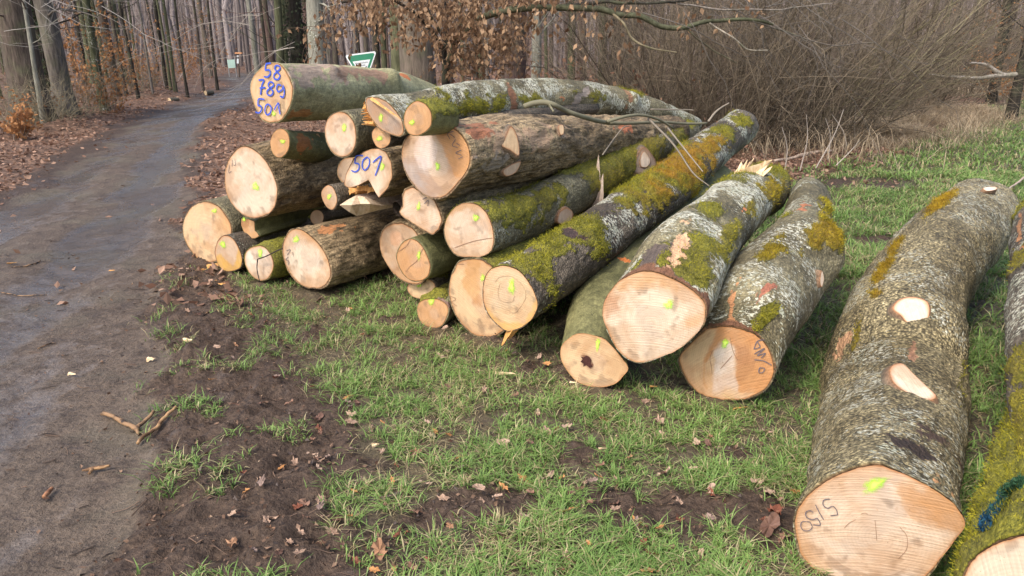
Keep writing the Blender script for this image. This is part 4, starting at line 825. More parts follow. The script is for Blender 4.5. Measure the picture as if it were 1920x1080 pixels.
# torn wood
L = LOGS['X']; p = on_plane(950, 622, L['C0'], L['nF']); q = on_plane(938, 646, L['C0'], L['nF'])
dd = (q - p); shards('splinter', [(p + np.array([.03, .02, .03]), dd, .15, .045, .02, 3, .3), (p + np.array([.05, .02, .035]), dd, .11, .03, .015, 4, .3)], MAT_SPLINTER_OR, L['root'])
L = LOGS['Z']; b0, s_ = AT(1400, 335, 2.0); items = []
for k in range(26):
    f = k / 25 if k < 22 else random.random(); b = AT(1376 + 68 * f, 346 - 12 * f + random.uniform(-3, 3), 1.75 + random.uniform(-.05, .1))[0]
    tip = AT(1392 + 58 * f + random.uniform(-8, 8), (300 if f > .45 else 303 if f < .3 else 316) + random.uniform(-3, 9), 1.8)[0]
    items.append((b - np.array([0, 0, .03]), tip - b, np.linalg.norm(tip - b) + .03, random.uniform(.022, .055), random.uniform(.008, .018), k, .7))
items = items[2:22:3]
for x1, y1, x2, y2, w_, k in [(1392, 342, 1447, 299, .085, 201), (1402, 340, 1440, 306, .06, 202), (1385, 346, 1413, 297, .05, 203), (1378, 346, 1391, 303, .04, 204), (1384, 344, 1402, 300, .035, 205), (1410, 340, 1448, 312, .04, 206)]:
    b = AT(x1, y1, 1.72)[0]; tip = AT(x2, y2, 1.8)[0]; items.append((b, tip - b, np.linalg.norm(tip - b), w_, .014, k, .5))
shards('splinter', items, MAT_SPLINTER, L['root'])
L = LOGS['V']; b, s_ = AT(1120, 388, 1.55); tip, _ = AT(1122, 290, 1.6); tip2, _ = AT(1130, 300, 1.6)
shards('splinter', [(b - np.array([0, 0, .03]), tip - b, np.linalg.norm(tip - b) + .03, .040, .014, 5, .25), (b + np.array([.01, -.01, -.02]), tip2 - b, .26, .036, .014, 6, .3)], MAT_SPLINTER_GR, L['root'])
L = LOGS['D']; items = []
for k in range(9):
    a_, _ = AT(*Z1([(1330 + k * 4, 350 + k * 20)])[0], -.02); c_, _ = AT(*Z1([(1270 + random.uniform(-4, 14), 372 + k * 17)])[0], .02)
    items.append((a_, c_ - a_, np.linalg.norm(c_ - a_), .02, .01, 30 + k, .5))
a_, _ = AT(*Z1([(1335, 335)])[0], -.05); c_, _ = AT(*Z1([(1540, 478)])[0], -.05); items.append((a_, c_ - a_, np.linalg.norm(c_ - a_) * .98, .009, .004, 50, .4))
shards('splinter', items, MAT_SPLINTER_OR, L['root'])
L = LOGS['G']; items = []   # torn wedge in the notch
for k in range(12):
    a_, _ = AT(*Z1([(1200 + k * 13, 935 - abs(k - 7) * -2)])[0], .2); c_, _ = AT(*Z1([(1250 + k * 10, 955 + random.uniform(-20, 25))])[0], .35)
    items.append((a_, c_ - a_, np.linalg.norm(c_ - a_) + .05, .03, .015, 70 + k, .6))
shards('splinter', items, MAT_SPLINTER_OR, L['root'])
# the splintered wedge lying in the stack
rt = empty('split_log', AT(690, 400, .3)[0], 'torn wedge of pale split wood under the notched 501 log', 'split log')
r1, _ = AT(*Z2([(1535, 165)])[0], .45)
out_ = [(1125, 158, .06), (1180, 122, .10), (1240, 90, .16), (1290, 105, .15), (1340, 120, .2), (1430, 140, .32), (1535, 160, .45), (1460, 178, .34), (1400, 188, .25), (1320, 208, .18), (1240, 232, .12), (1190, 205, .08)]
mid_ = [(1205, 158, .02), (1265, 150, .10), (1330, 150, .12), (1400, 160, .24)]
A_ = [AT(*Z2([(x_, y_)])[0], t_)[0] for x_, y_, t_ in out_]; B_ = [AT(*Z2([(x_, y_)])[0], t_)[0] for x_, y_, t_ in mid_]
V_ = np.array(A_ + B_ + [p_ + np.array([.45, .75, -.02]) + (np.array(A_).mean(axis=0) - p_) * .2 for p_ in A_])
T_ = [(0, 1, 12), (1, 2, 12), (2, 13, 12), (2, 3, 13), (3, 4, 14), (3, 14, 13), (4, 5, 15), (4, 15, 14), (5, 6, 15), (6, 7, 15), (7, 8, 15), (8, 14, 15), (8, 9, 14), (9, 13, 14), (9, 10, 13), (10, 12, 13), (10, 11, 12), (11, 0, 12)]
mk('torn_face', V_[:16], np.array(T_), wood_mat('wedge_wood', (.48, .33, .20), (.66, .52, .37)), rt, smooth=False)
mk('wedge_side', V_, np.array([(k_, 16 + k_, 16 + (k_ + 1) % 12, (k_ + 1) % 12) for k_ in range(12)]), MAT_SPLINTER_GR, rt, smooth=False)
v, f = tubes([[AT(745, 392, .3)[0], AT(720, 388, .2)[0] + np.array([.2, .2, 0]), r1 + np.array([.7, 1.0, -.05])]], [[.05, .08, .07]], 10)
z = np.zeros(len(v)); mk('bark', v, f, MAT_BARK, rt, at={'lc': (v, 'FLOAT_VECTOR'), 'col': (np.tile((.10, .07, .05), (len(v), 1)), 'COLOR'), 'moss': (z, 'FLOAT'), 'lichen': (z + .2, 'FLOAT'), 'furrow': (z + .8, 'FLOAT'), 'peel': (z, 'FLOAT')})
L = LOGS['Y']; hp = np.array([on_plane(x_, y_, L['C0'], L['nF']) for x_, y_ in [(1089, 668), (1095, 670), (1100, 666), (1105, 668), (1110, 675), (1108, 681), (1112, 687), (1106, 689), (1100, 684), (1094, 687), (1095, 681), (1089, 678), (1093, 673)]]) - L['nF'] * .004
hp = np.vstack([hp.mean(axis=0)[None], hp]); mk('rot_hole', hp, np.array([(0, 1 + k_, 1 + (k_ + 1) % 13) for k_ in range(13)]), plain('rotten_wood', (.055, .02, .015), .9, .5, 60), L['root'], smooth=False)
for key, n_ in [('X', 30000), ('V', 14000), ('Z', 9000), ('AA', 9000), ('BB', 9000), ('CC', 40000), ('D', 6000), ('DD', 5000), ('K', 1200), ('E', 700)]: moss_fuzz(key, n_, .011 if key != 'CC' else .009)
# blue-green paint streak on the corner log
L = LOGS['CC']
B = [near_vertex(L['V'], x, y) for x, y in [(1838, 985), (1850, 968), (1868, 945), (1880, 925), (1900, 905), (1916, 898)]]
cc = catmull(np.array(B), 300); r = np.random.default_rng(5); idx = r.integers(0, 300, 2600)
b = cc[idx] + r.normal(0, .007, (2600, 3)); d = r.normal(0, .5, (2600, 3)) + np.array([-.3, -.5, .9]); d /= np.linalg.norm(d, axis=1, keepdims=True)
b = b + np.array([-.3, -.5, .9]) * .012
s = np.cross(d, r.normal(0, 1, (2600, 3))); s /= np.linalg.norm(s, axis=1, keepdims=True)
V_ = np.stack([b - s * .003, b + s * .003, b + d * .015], 1).reshape(-1, 3); f_ = idx / 300
colp = mix(np.array([.025, .09, .17]), np.array([.06, .14, .07]), sstep(.1, .6, f_ + r.normal(0, .15, 2600))[:, None])
tag(mk('painted_moss', V_, np.arange(7800).reshape(-1, 3), MAT_MOSS, L['root'], at={'col': (np.repeat(colp, 3, axis=0), 'COLOR')}), kind='stuff')

# ------------------------------------------------------------------ grass
LOGSEG = [(L['Pc'], L['R']) for L in LOGS.values()]
def under_log(x, y, pad=0.0):
    """true where a log lies on or just above the ground"""
    r = np.zeros(len(x), bool)
    for Pc, R in LOGSEG:
        k = (Pc[:, 2] - R) < 0.12
        if not k.any(): continue
        P = Pc[k][::4]; Rr = R[k][::4]
        for c, q in zip(P, Rr): r |= (x - c[0]) ** 2 + (y - c[1]) ** 2 < (q * 0.62 + pad) ** 2
    return r
def blades(name, x, y, hgt, wid, colfn, mat=MAT_GRASS, lean=0.55, seed=1, z=None):
    r = np.random.default_rng(seed); n = len(x); z = height(x, y) - 0.004 if z is None else z
    az = r.uniform(0, 6.283, n) ; ca, sa_ = np.cos(az), np.sin(az); ln = hgt * lean * r.uniform(.2, 1.5, n)
    s = np.column_stack([-sa_, ca, np.zeros(n)]) * wid[:, None] * .5; d = np.column_stack([ca, sa_, np.zeros(n)])
    B = np.column_stack([x, y, z]); up = np.array([0, 0, 1.0])
    m_ = B + d * (ln * .35)[:, None] + up * (hgt * .6)[:, None]; t = B + d * ln[:, None] + up * (hgt * r.uniform(.65, 1.0, n))[:, None]
    V = np.stack([B - s, B + s, m_ - s * .8, m_ + s * .8, t], 1).reshape(-1, 3); o = np.arange(n)[:, None] * 5
    Fq = np.hstack([o, o + 1, o + 3, o + 2]); Ft = np.hstack([o + 2, o + 3, o + 4])
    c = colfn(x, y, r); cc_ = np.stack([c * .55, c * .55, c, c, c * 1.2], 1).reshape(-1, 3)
    return tag(mk(name, V, [Fq, Ft], mat, at={'col': (np.clip(cc_, 0, 1), 'COLOR')}, smooth=False), kind='stuff')
def gcol(x, y, r):
    p = np.column_stack([x, y]); n = fbm(p * 2.5, 71, 3); f = r.random(len(x)); k = np.clip(.55 * n / .5 * .5 + .55 * f, 0, 1)[:, None]
    c = mix(np.array([.065, .145, .028]), np.array([.31, .45, .12]), k)
    yl = (r.random(len(x)) < 0.16 + 0.25 * sstep(.52, .7, fbm(p * 3.3, 77, 3)))[:, None]
    c = np.where(yl, mix(np.array([.28, .22, .10]), np.array([.62, .52, .29]), r.random(len(x))[:, None]), c)
    return c
def grass_patch(n, sampler, hm, wm, seed, name='grass', thr=0.35):
    r = np.random.default_rng(seed); x, y = sampler(r, n); road, mud, g, lit = masks(x, y)
    p = np.column_stack([x, y]); cl = fbm(p * 7, 81, 3); dens = g * sstep(thr - .1, thr + .22, cl + 0.55 * (fbm(p * 1.7, 83, 4) - .45))
    dens = np.maximum(dens, 0.55 * mud * (sstep(.60, .68, fbm(p * 4.2, 85, 3))) * (x > xat(MUD_R, y) - 1.3))
    k = (r.random(n) < dens) & ~under_log(x, y); x, y, cl = x[k], y[k], cl[k]
    # pull blades into tufts
    q = np.floor(np.column_stack([x, y]) / .075); cx = (q[:, 0] + _h(q[:, 0].astype(np.int64), q[:, 1].astype(np.int64), 0 * q[:, 0].astype(np.int64), 3)) * .075; cy = (q[:, 1] + _h(q[:, 0].astype(np.int64), q[:, 1].astype(np.int64), 0 * q[:, 0].astype(np.int64), 4)) * .075
    f = r.random(len(x)) ** .6 * .55; x = mix(x, cx, f); y = mix(y, cy, f)
    h = hm * (0.35 + 1.3 * cl) * r.uniform(.45, 1.25, len(x)); 
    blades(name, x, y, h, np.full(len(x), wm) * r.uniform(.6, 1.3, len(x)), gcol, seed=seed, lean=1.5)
def s_near(r, n):
    y = 1.75 + (5.6 - 1.75) * r.random(n) ** 1.35; x = r.uniform(-.62, .74, n) * (y + .6); return x, y
def s_mid(r, n):
    y = r.uniform(5.2, 10, n); x = r.uniform(-.1, .76, n) * y; return x, y
def s_far(r, n):
    y = 9 + 15 * r.random(n); x = r.uniform(.2, .76, n) * y; return x, y
grass_patch(200000, s_near, .044, .0044, 201, thr=.41)
r_ = np.random.default_rng(205); x, y = s_near(r_, 60000); rd_, md_, g_, li_ = masks(x, y); k_ = (r_.random(60000) < .55 * g_ * sstep(.35, .6, fbm(np.column_stack([x, y]) * 5, 88, 3))) & ~under_log(x, y)
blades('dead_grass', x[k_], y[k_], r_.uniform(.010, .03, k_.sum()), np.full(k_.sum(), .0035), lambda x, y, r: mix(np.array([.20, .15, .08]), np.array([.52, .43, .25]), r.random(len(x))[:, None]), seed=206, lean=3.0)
grass_patch(75000, s_mid, .075, .0075, 202, thr=.2)
grass_patch(60000, s_far, .075, .015, 203, thr=.15)
# sprigs of grass outside the frame keep the lawn going to the right and behind the camera
grass_patch(30000, lambda r, n: (r.uniform(1.5, 7, n), r.uniform(-2, 5, n)), .07, .008, 204, thr=.2)
# long dry grass by the thicket
def dry(x, y, r): return mix(np.array([.28, .19, .10]), np.array([.68, .54, .36]), r.random(len(x))[:, None] ** .8)
def in_px(r, n, pts, jit):
    P = np.array([G(a_, b_)[:2] for a_, b_ in pts]); i = r.integers(0, len(P), n); j = (i + 1) % len(P); f = r.random(n)[:, None]; q = P[i] * (1 - f) + P[j] * f
    return q[:, 0] + r.normal(0, jit, n), q[:, 1] + r.normal(0, jit, n)
r_ = np.random.default_rng(31)
x, y = in_px(r_, 15000, [(1620, 268), (1700, 255), (1790, 232), (1850, 212), (1780, 215), (1690, 232)], .55)
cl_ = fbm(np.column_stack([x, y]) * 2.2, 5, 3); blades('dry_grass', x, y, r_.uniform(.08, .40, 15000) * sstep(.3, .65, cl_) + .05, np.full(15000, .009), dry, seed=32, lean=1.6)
x, y = in_px(r_, 5000, [(1840, 190), (1920, 165), (2050, 150), (1960, 150)], .6)
blades('dry_grass', x, y, r_.uniform(.2, .7, 5000), np.full(5000, .012), dry, seed=33, lean=1.2)
x, y = in_px(r_, 900, [(1200, 300), (1400, 290), (1500, 290), (1620, 300), (1560, 260), (1440, 250)], .5)
blades('dry_weeds', x, y, r_.uniform(.1, .6, 900), np.full(900, .009), dry, seed=34, lean=1.4)

# ------------------------------------------------------------------ leaves
def leaf_cloud(P, size, col, r, flat=None, droop=0.0):
    """P (n,3) -> folded leaf blades of two triangles each"""
    n = len(P); a_ = r.normal(0, 1, (n, 3)); a_[:, 2] -= droop * 2.5
    if flat is not None: a_[:, 2] *= flat
    a_ /= np.linalg.norm(a_, axis=1, keepdims=True); b_ = r.normal(0, 1, (n, 3))
    if flat is not None: b_[:, 2] *= flat
    b_ -= a_ * np.sum(a_ * b_, 1, keepdims=True); b_ /= np.linalg.norm(b_, axis=1, keepdims=True); nn = np.cross(a_, b_)
    s = size[:, None]
    V = np.stack([P, P + a_ * s * .45 + b_ * s * .30 + nn * s * r.uniform(-.1, .25, (n, 1)), P + a_ * s, P + a_ * s * .45 - b_ * s * .30 + nn * s * r.uniform(-.1, .25, (n, 1))], 1).reshape(-1, 3)
    o = np.arange(n)[:, None] * 4; return V, np.vstack([np.hstack([o, o + 1, o + 2]), np.hstack([o, o + 2, o + 3])]), np.repeat(col, 4, axis=0)
def litter(n, x, y, size, seed, c1=(.13, .065, .04), c2=(.46, .29, .20)):
    r = np.random.default_rng(seed); rd, md, g, li = masks(x, y); ok = (r.random(len(x)) < np.clip(li + .10 * md + 0.004, 0, 1)) & ~under_log(x, y); x, y = x[ok], y[ok]
    P = np.column_stack([x, y, height(x, y) + r.uniform(.0, .022, len(x))]); c = mix(np.array(c1), np.array(c2), r.random(len(x))[:, None] ** 1.3)
    V, Fs, cc_ = leaf_cloud(P, size * r.uniform(.6, 1.3, len(x)), c, r, flat=.35)
    tag(mk('leaf_litter', V, Fs, MAT_LEAF, at={'col': (cc_, 'COLOR')}, smooth=False), kind='stuff')
r_ = np.random.default_rng(41)
n = 42000; y = 4.6 + 22 * r_.random(n) ** 1.5; x = r_.uniform(-.80, .15, n) * y; litter(n, x, y, .075, 42)
n = 22000; y = r_.uniform(5.5, 16, n); x = r_.uniform(0, .80, n) * y; litter(n, x, y, .07, 43)
n = 9000; y = 22 + 30 * r_.random(n); x = r_.uniform(-.8, .8, n) * y; litter(n, x, y, .14, 44)

# crumbs of soil and wood bits on the mud and the track
def crumbs(n, x, y, smin, smax, seed, c1, c2, name, wfn):
    r = np.random.default_rng(seed); rd, md, g, li = masks(x, y); ok = r.random(len(x)) < wfn(rd, md, g, li); x, y = x[ok], y[ok]; n = len(x)
    P = np.column_stack([x, y, height(x, y) + .001]); s = (smin + (smax - smin) * r.random(n) ** 3)[:, None]
    q = r.normal(0, 1, (n, 4, 3)); q /= np.linalg.norm(q, axis=2, keepdims=True); q[:, :, 2] = np.abs(q[:, :, 2]) * .6 - .15; q[:, 0, 2] = 1.0
    V = (P[:, None] + q * s[:, None] * .6).reshape(-1, 3); o = np.arange(n)[:, None] * 4
    Ft = np.vstack([np.hstack([o + a_, o + b_, o + c_]) for a_, b_, c_ in ((0, 1, 2), (0, 2, 3), (0, 3, 1), (1, 3, 2))]); c = mix(np.array(c1), np.array(c2), r.random(n)[:, None])
    tag(mk(name, V, Ft, MAT_TWIG, at={'col': (np.repeat(c, 4, axis=0), 'COLOR')}, smooth=False), kind='stuff')
r_ = np.random.default_rng(47); n = 60000; y = 1.8 + 7 * r_.random(n) ** 1.3; x = r_.uniform(-.75, .75, n) * (y + .3)
cl_ = sstep(.45, .62, fbm(np.column_stack([x, y]) * 4, 12, 4))
crumbs(n, x, y, .004, .022, 48, (.035, .026, .022), (.13, .10, .085), 'mud_crumbs', lambda rd, md, g, li: np.clip(md * (.08 + .75 * cl_) + .05 * rd * cl_, 0, 1))
r_ = np.random.default_rng(49); n = 9000; y = 1.8 + 9 * r_.random(n) ** 1.3; x = r_.uniform(-.8, .7, n) * (y + .3); 
crumbs(n, x, y, .004, .012, 50, (.22, .12, .06), (.52, .38, .26), 'wood_crumbs', lambda rd, md, g, li: np.clip(.10 * rd + .15 * md + .2 * g, 0, 1))
n = 5000; y = 1.8 + 12 * r_.random(n) ** 1.3; x = r_.uniform(-.8, .5, n) * (y + .3); rd, md, g_, li = masks(x, y); ok = r_.random(n) < .22 * rd + .5 * md + .1 * li + .1 * g_; x, y = x[ok], y[ok]; n = len(x)
a_ = r_.normal(.1, .6, n); L_ = r_.uniform(.02, .12, n) * r_.uniform(.3, 1, n); d_ = np.column_stack([np.cos(a_), np.sin(a_) * .8]) * L_[:, None]; pz = lambda q: np.column_stack([q, height(q[:, 0], q[:, 1]) + .004])
b_ = np.column_stack([x, y]); P = np.stack([pz(b_), pz(b_ + d_ * .5 + r_.normal(0, .004, (n, 2))), pz(b_ + d_)], 1); v, f = tubes(P, np.repeat(r_.uniform(.0008, .0028, n)[:, None], 3, 1), 3)
tag(mk('twig_bits', v, f, MAT_TWIG, at={'col': (np.repeat(mix(np.array([.03, .022, .018]), np.array([.20, .13, .09]), r_.random(n)[:, None] ** 2), 9, axis=0), 'COLOR')}), kind='stuff')
r_ = np.random.default_rng(52); n = 26000; x, y = s_near(r_, n); k_ = r_.random(n) < .05 + .10 * masks(x, y)[1]; x, y = x[k_], y[k_]; k_ = ~under_log(x, y); x, y = x[k_], y[k_]; P = np.column_stack([x, y, height(x, y) + r_.uniform(.002, .02, len(x))])
V, Fs, cc_ = leaf_cloud(P, .022 * r_.uniform(.4, 1.3, len(x)), mix(np.array([.08, .04, .025]), np.array([.27, .17, .11]), r_.random(len(x))[:, None]), r_, flat=.4); tag(mk('leaf_fragments', V, Fs, MAT_LEAF, at={'col': (cc_, 'COLOR')}, smooth=False), kind='stuff')
r_ = np.random.default_rng(57); n = 9000; u_ = r_.uniform(0, 4.6, n); t_2 = r_.normal(-.10, .22, n); x = -2.55 + u_ * .786 + t_2 * .618; y = 5.72 - u_ * .618 + t_2 * .786
crumbs(n, x, y, .003, .013, 58, (.10, .06, .035), (.50, .35, .21), 'sawdust', lambda rd, md, g, li: np.full(len(rd), .8))
r_ = np.random.default_rng(59); n = 2500; x = r_.normal(1.25, .35, n); y = r_.normal(1.95, .2, n); crumbs(n, x, y, .002, .009, 60, (.10, .06, .035), (.50, .35, .21), 'sawdust', lambda rd, md, g, li: np.full(len(rd), .8))
r_ = np.random.default_rng(53); n = 30000; y = 1.8 + 7 * r_.random(n) ** 1.3; x = r_.uniform(-.8, .1, n) * (y + .3)
crumbs(n, x, y, .002, .008, 54, (.05, .036, .027), (.20, .155, .12), 'gravel', lambda rd, md, g, li: rd * .6 + md * .08)
# single leaves one can point at on the grass and mud
def leaf_mesh(seed, lobed):
    r = random.Random(seed); n = 18; L_ = 1.0; V = [(0, 0, 0)]; pts = []
    for k in range(n):
        a_ = k / n * 6.2832; rad = (0.5 if not lobed else 0.5 * (0.80 + 0.16 * math.cos(a_ * 6 + .3))) * (1 + r.uniform(-.16, .12)); rad *= 0.62 + .38 * abs(math.cos(a_))
        x_, y_ = rad * math.cos(a_) * 1.15, rad * math.sin(a_) * .8; pts.append((x_, y_, .22 * (y_ * y_) * 3 + r.uniform(-.08, .16) + .3 * x_ * x_))
    V += pts; V += [(-.6, 0, .02), (-.95, .06, .06), (-.6, .02, .0)]
    Fs = [[0, 1 + k, 1 + (k + 1) % n] for k in range(n)] + [[n + 1, n + 2, n + 3]]
    return V, Fs
LEAFM = []
for k in range(9):
    V, Fs = leaf_mesh(k, k % 3 != 2); me = new_mesh('leaf', V, np.array(Fs), False)
    c = [(.34, .22, .15), (.24, .13, .085), (.44, .30, .21), (.19, .065, .035), (.32, .17, .09), (.15, .08, .055), (.46, .22, .08), (.27, .185, .145), (.40, .27, .19)][k]; c = tuple(v * .85 for v in c)
    m_ = M('leaf_%d' % k, .65, .25); p_ = m_.n('ShaderNodeTexCoord').outputs['Object']; q_ = m_.noise(p_, 4, 4)
    m_.set(m_.mixc(1.0, c, m_.val(m_.mp(q_, .3, .7, .65, 1.3)), 'MULTIPLY')); me.materials.append(m_.m); LEAFM.append(me)
rl = random.Random(77); cnt = 0
KINDL = ['tan lobed', 'brown lobed', 'pale buff oval', 'dark reddish brown lobed', 'light brown lobed', 'dark brown oval', 'orange lobed', 'greyish brown lobed', 'pale brown oval']
def place_leaf(px, py, kk, sz, lab, grp):
    p = G(px, py); o = bpy.data.objects.new('fallen_leaf', LEAFM[kk]); C.objects.link(o)
    o.location = (p[0], p[1], hat(p[0], p[1]) + rl.uniform(.008, .03)); o.rotation_euler = (rl.uniform(-.6, .6), rl.uniform(-.6, .6), rl.uniform(0, 6.28)); o.scale = (sz,) * 3
    tag(o, lab, 'leaf', grp)
while cnt < 220:
    px, py = rl.uniform(330, 1500), 480 + 600 * rl.random() ** .9
    if px < 330 + (py - 480) * .2: continue
    p = G(px, py)
    if under_log(np.array([p[0]]), np.array([p[1]]), .05)[0]: continue
    if p[0] * NP[0] + p[1] * NP[1] > T0 + .1: continue
    kk = rl.choice([0, 0, 1, 2, 3, 4, 5, 6, 7, 7, 8, 1]); zone = 'on the churned mud left of the grass' if px < 620 + (1080 - py) * -.2 + 60 else 'below the furrowed bottom log' if py < 640 and px < 780 else 'below the split orange end' if py < 700 and px < 1040 else 'under the dark-holed and wide pale ends' if py < 790 and px < 1260 else 'below the crooked log end' if py < 830 else 'in the middle of the lawn' if py < 880 and px < 1100 else 'on the lawn left of the largest log' if px > 1150 and py < 960 else 'near the bottom edge left of the largest log' if px > 1150 else 'on the lawn above the mud patch' if py < 960 else 'near the bottom edge of the lawn'
    sz_ = rl.uniform(.026, .054); place_leaf(px, py, kk, sz_, '%s %s dead leaf %s' % ('tiny' if sz_ < .034 else 'small' if sz_ < .044 else 'medium', KINDL[kk], zone), 'dead leaves scattered on the grass and mud')
    cnt += 1
for px, py, kk, sz, lab in [(1237, 800, 0, .08, 'large tan leaf standing out on the grass below the dark-holed log end'), (945, 843, 8, .075, 'large pale leaf on the grass in the middle foreground'),
    (1450, 980, 3, .10, 'big dark red leaf on the mud just left of the largest log'), (985, 912, 6, .08, 'orange-brown leaf curled on grass above the mud patch'), (1440, 1000, 5, .085, 'dark brown leaf below the big dark red one'),
    (713, 1050, 4, .09, 'light brown leaf at the bottom edge of the grass'), (436, 1030, 4, .07, 'curled brown leaf standing upright on the mud at the bottom')]:
    place_leaf(px, py, kk, sz, lab, None)

# ------------------------------------------------------------------ sticks and chips
def stick(name, pts, label, cat, mat, z=.02, extra=()):
    pr = [G(a_, b_) for a_, b_, w_ in pts]; Rr = [.8 * w_ / F * (p[1] * cp + CAM_Z * sp) for p, (_, _, w_) in zip(pr, pts)]
    P = catmull(np.column_stack([np.array(pr), Rr]), 16); P[:, 2] = height(P[:, 0], P[:, 1]) + z; P[:, 3] *= 1 + .35 * (vnoise(P[:, :3] * 40, 3) - .5)
    org = P[:, :3].mean(axis=0); rt = empty(name, org, label, cat)
    V, Fs = tubes([P[:, :3]], [P[:, 3]], 9); V += (fbm(V * 60, 5, 3) - .5)[:, None] * P[:, 3].mean() * .6; capa = [[*range(8, -1, -1)], [*range(len(V) - 9, len(V))]]
    mk('stem', V, [Fs, np.array(capa)], mat, rt)
    for e_ in extra:
        Q = [G(a_, b_) for a_, b_, w_ in e_]; Rq = [w_ / F * (p[1] * cp + CAM_Z * sp) for p, (_, _, w_) in zip(Q, e_)]; Q = catmull(np.column_stack([np.array(Q), Rq]), 8); Q[:, 2] = height(Q[:, 0], Q[:, 1]) + z
        V, Fs = tubes([Q[:, :3]], [Q[:, 3]], 7); mk('side_branch', V, [Fs, np.array([[*range(6, -1, -1)], [*range(len(V) - 7, len(V))]])], mat, rt)
    return rt
def patchy(name, c1, c2):
    m = M(name, .7, .25); p = m.n('ShaderNodeTexCoord').outputs['Object']; n = m.noise(p, 22, 4, .6)
    return m.set(m.mixc(m.mp(n, .44, .56), c1, c2), m.bump(n, .6, .01))
MS1 = patchy('muddy_stick', (.03, .02, .016), (.26, .155, .08)); MS2 = patchy('peeled_stick', (.13, .07, .035), (.34, .20, .095))
stick('forked_stick', [(190, 767, 4.5), (212, 774, 5.5), (236, 787, 5.5), (252, 796, 6.5), (259, 808, 3)], 'muddy forked stick with patches of bare wood lying on the track', 'stick', MS1, extra=[[(256, 794, 4), (272, 786, 3.5), (290, 777, 3)]])
stick('stick', [(257, 826, 4), (285, 806, 4.6), (312, 788, 4.4), (336, 775, 3.2)], 'straight peeled orange stick next to the forked stick on the track', 'stick', MS2)
stick('bark_piece', [(152, 874, 2), (172, 871, 4.5), (190, 871, 4.8), (205, 869, 3)], 'short orange broken wood piece on the track below the forked stick', 'wood piece', MS2, extra=[[(172, 873, 3), (166, 881, 3)]])
stick('bark_piece', [(80, 924, 5), (88, 915, 6), (96, 908, 4)], 'small brown bark stub on the track at the lower left', 'wood piece', patchy('brown_bark', (.16, .07, .035), (.34, .16, .08)))
stick('twig', [(20, 495, 1.2), (50, 492, 1.5), (75, 483, 1.2)], 'thin dark twig on the track near the left edge', 'twig', MS1, .008)
stick('twig', [(690, 944, 6), (725, 940, 7), (752, 932, 5)], 'smooth muddy root half sunk in the churned mud', 'root', patchy('mud_root', (.07, .055, .05), (.12, .09, .08)), .0)
stick('twig', [(70, 648, 1.5), (95, 638, 1.8), (104, 640, 1.2)], 'short dark twig on the middle of the track', 'twig', MS1, .008)
stick('twig', [(0, 540, 1), (40, 545, 1.2), (85, 542, 1)], 'long hair-thin twig across the track at the left edge', 'twig', MS1, .006)
stick('twig', [(380, 600, 1.5), (395, 590, 1.8), (420, 585, 1.2)], 'thin twig on the mud left of the grass edge', 'twig', MS1, .01)
CH = [(405, 498, 16, 5, 'o'), (385, 506, 8, 3, 'o'), (417, 528, 10, 4, 'o'), (400, 522, 8, 3, 'o'), (950, 709, 22, 7, 'p'), (1388, 775, 14, 6, 'o'), (705, 845, 7, 4, 'p'), (352, 640, 12, 5, 'p'), (135, 698, 9, 3, 'p'), (23, 489, 9, 4, 'o'), (283, 672, 8, 5, 'p'), (210, 502, 6, 3, 'o'), (1130, 850, 8, 4, 'p'), (1225, 735, 7, 4, 'o'), (1075, 725, 7, 3, 'p')]
for k, (px, py, l_, w_, c_) in enumerate(CH):
    p = G(px, py); sc = (p[1] * cp + CAM_Z * sp) / F; p[2] = hat(p[0], p[1]) + .02; rr = random.Random(k); an = rr.uniform(-.5, .5); d = np.array([math.cos(an), math.sin(an), .12])
    V, Fs = shard(p - d * l_ * sc, d, 2 * l_ * sc, w_ * sc, .006, k, .9)
    where = ['orange wood splinter beside the two small bottom log ends', 'short orange splinter at the foot of the leftmost log', 'orange chip on the mud below the small orange-edged log', 'tiny orange chip left of the whitish oval log', 'large pale wood chip on the grass left of the dark-holed log end', 'orange wood chip on the grass below the crooked log', 'small pale chip in the grass at the middle', 'pale chip at the edge of the mud', 'little pale chip on the track left of the forked stick', 'orange chip near the left edge of the track', 'pale chip on the track above the peeled stick', 'orange chip in the middle of the track', 'pale chip on the grass below the hollow in the lawn', 'small orange chip right under the wide pale log', 'small pale chip below the dark-holed log end'][k]
    tag(mk('wood_chip', V, Fs, MAT_SPLINTER_OR if c_ == 'o' else MAT_SPLINTER, origin=p, smooth=False), where, 'wood chip', None)

# ------------------------------------------------------------------ branch lying on the pile
def limb(name, pts, parent, col, k=7, n=24, t=None):
    P = np.array([list(AT(a_, b_, tt)[0]) + [w_ / F * AT(a_, b_, tt)[1]] for a_, b_, tt, w_ in pts]); P = catmull(P, n)
    V, Fs = tubes([P[:, :3]], [P[:, 3]], k); cc_ = np.tile(np.array(col), (len(V), 1)) * (.7 + .6 * fbm(V * 25, 7, 3))[:, None]
    return mk(name, V, [Fs, np.array([[*range(k - 1, -1, -1)], [*range(len(V) - k, len(V))]])], MAT_TWIG, parent, at={'col': (cc_, 'COLOR')})
rt = empty('fallen_branch', AT(1100, 225, 1.5)[0], 'crooked grey-green branch lying on the big furrowed log, forking to the right', 'branch')
gb = (.17, .155, .10)
limb('stem', [(982, 200, 1.05, 5), (1000, 194, 1.1, 5.5), (1022, 192, 1.15, 5.5), (1042, 198, 1.2, 5), (1060, 207, 1.3, 4.5), (1085, 216, 1.4, 4.5), (1115, 225, 1.6, 4.5), (1140, 230, 1.8, 4)], rt, gb)
limb('side_branch', [(1138, 228, 1.75, 3.5), (1175, 218, 1.9, 3), (1205, 216, 2.1, 2.8), (1235, 224, 2.3, 2.5), (1262, 240, 2.5, 2)], rt, gb)
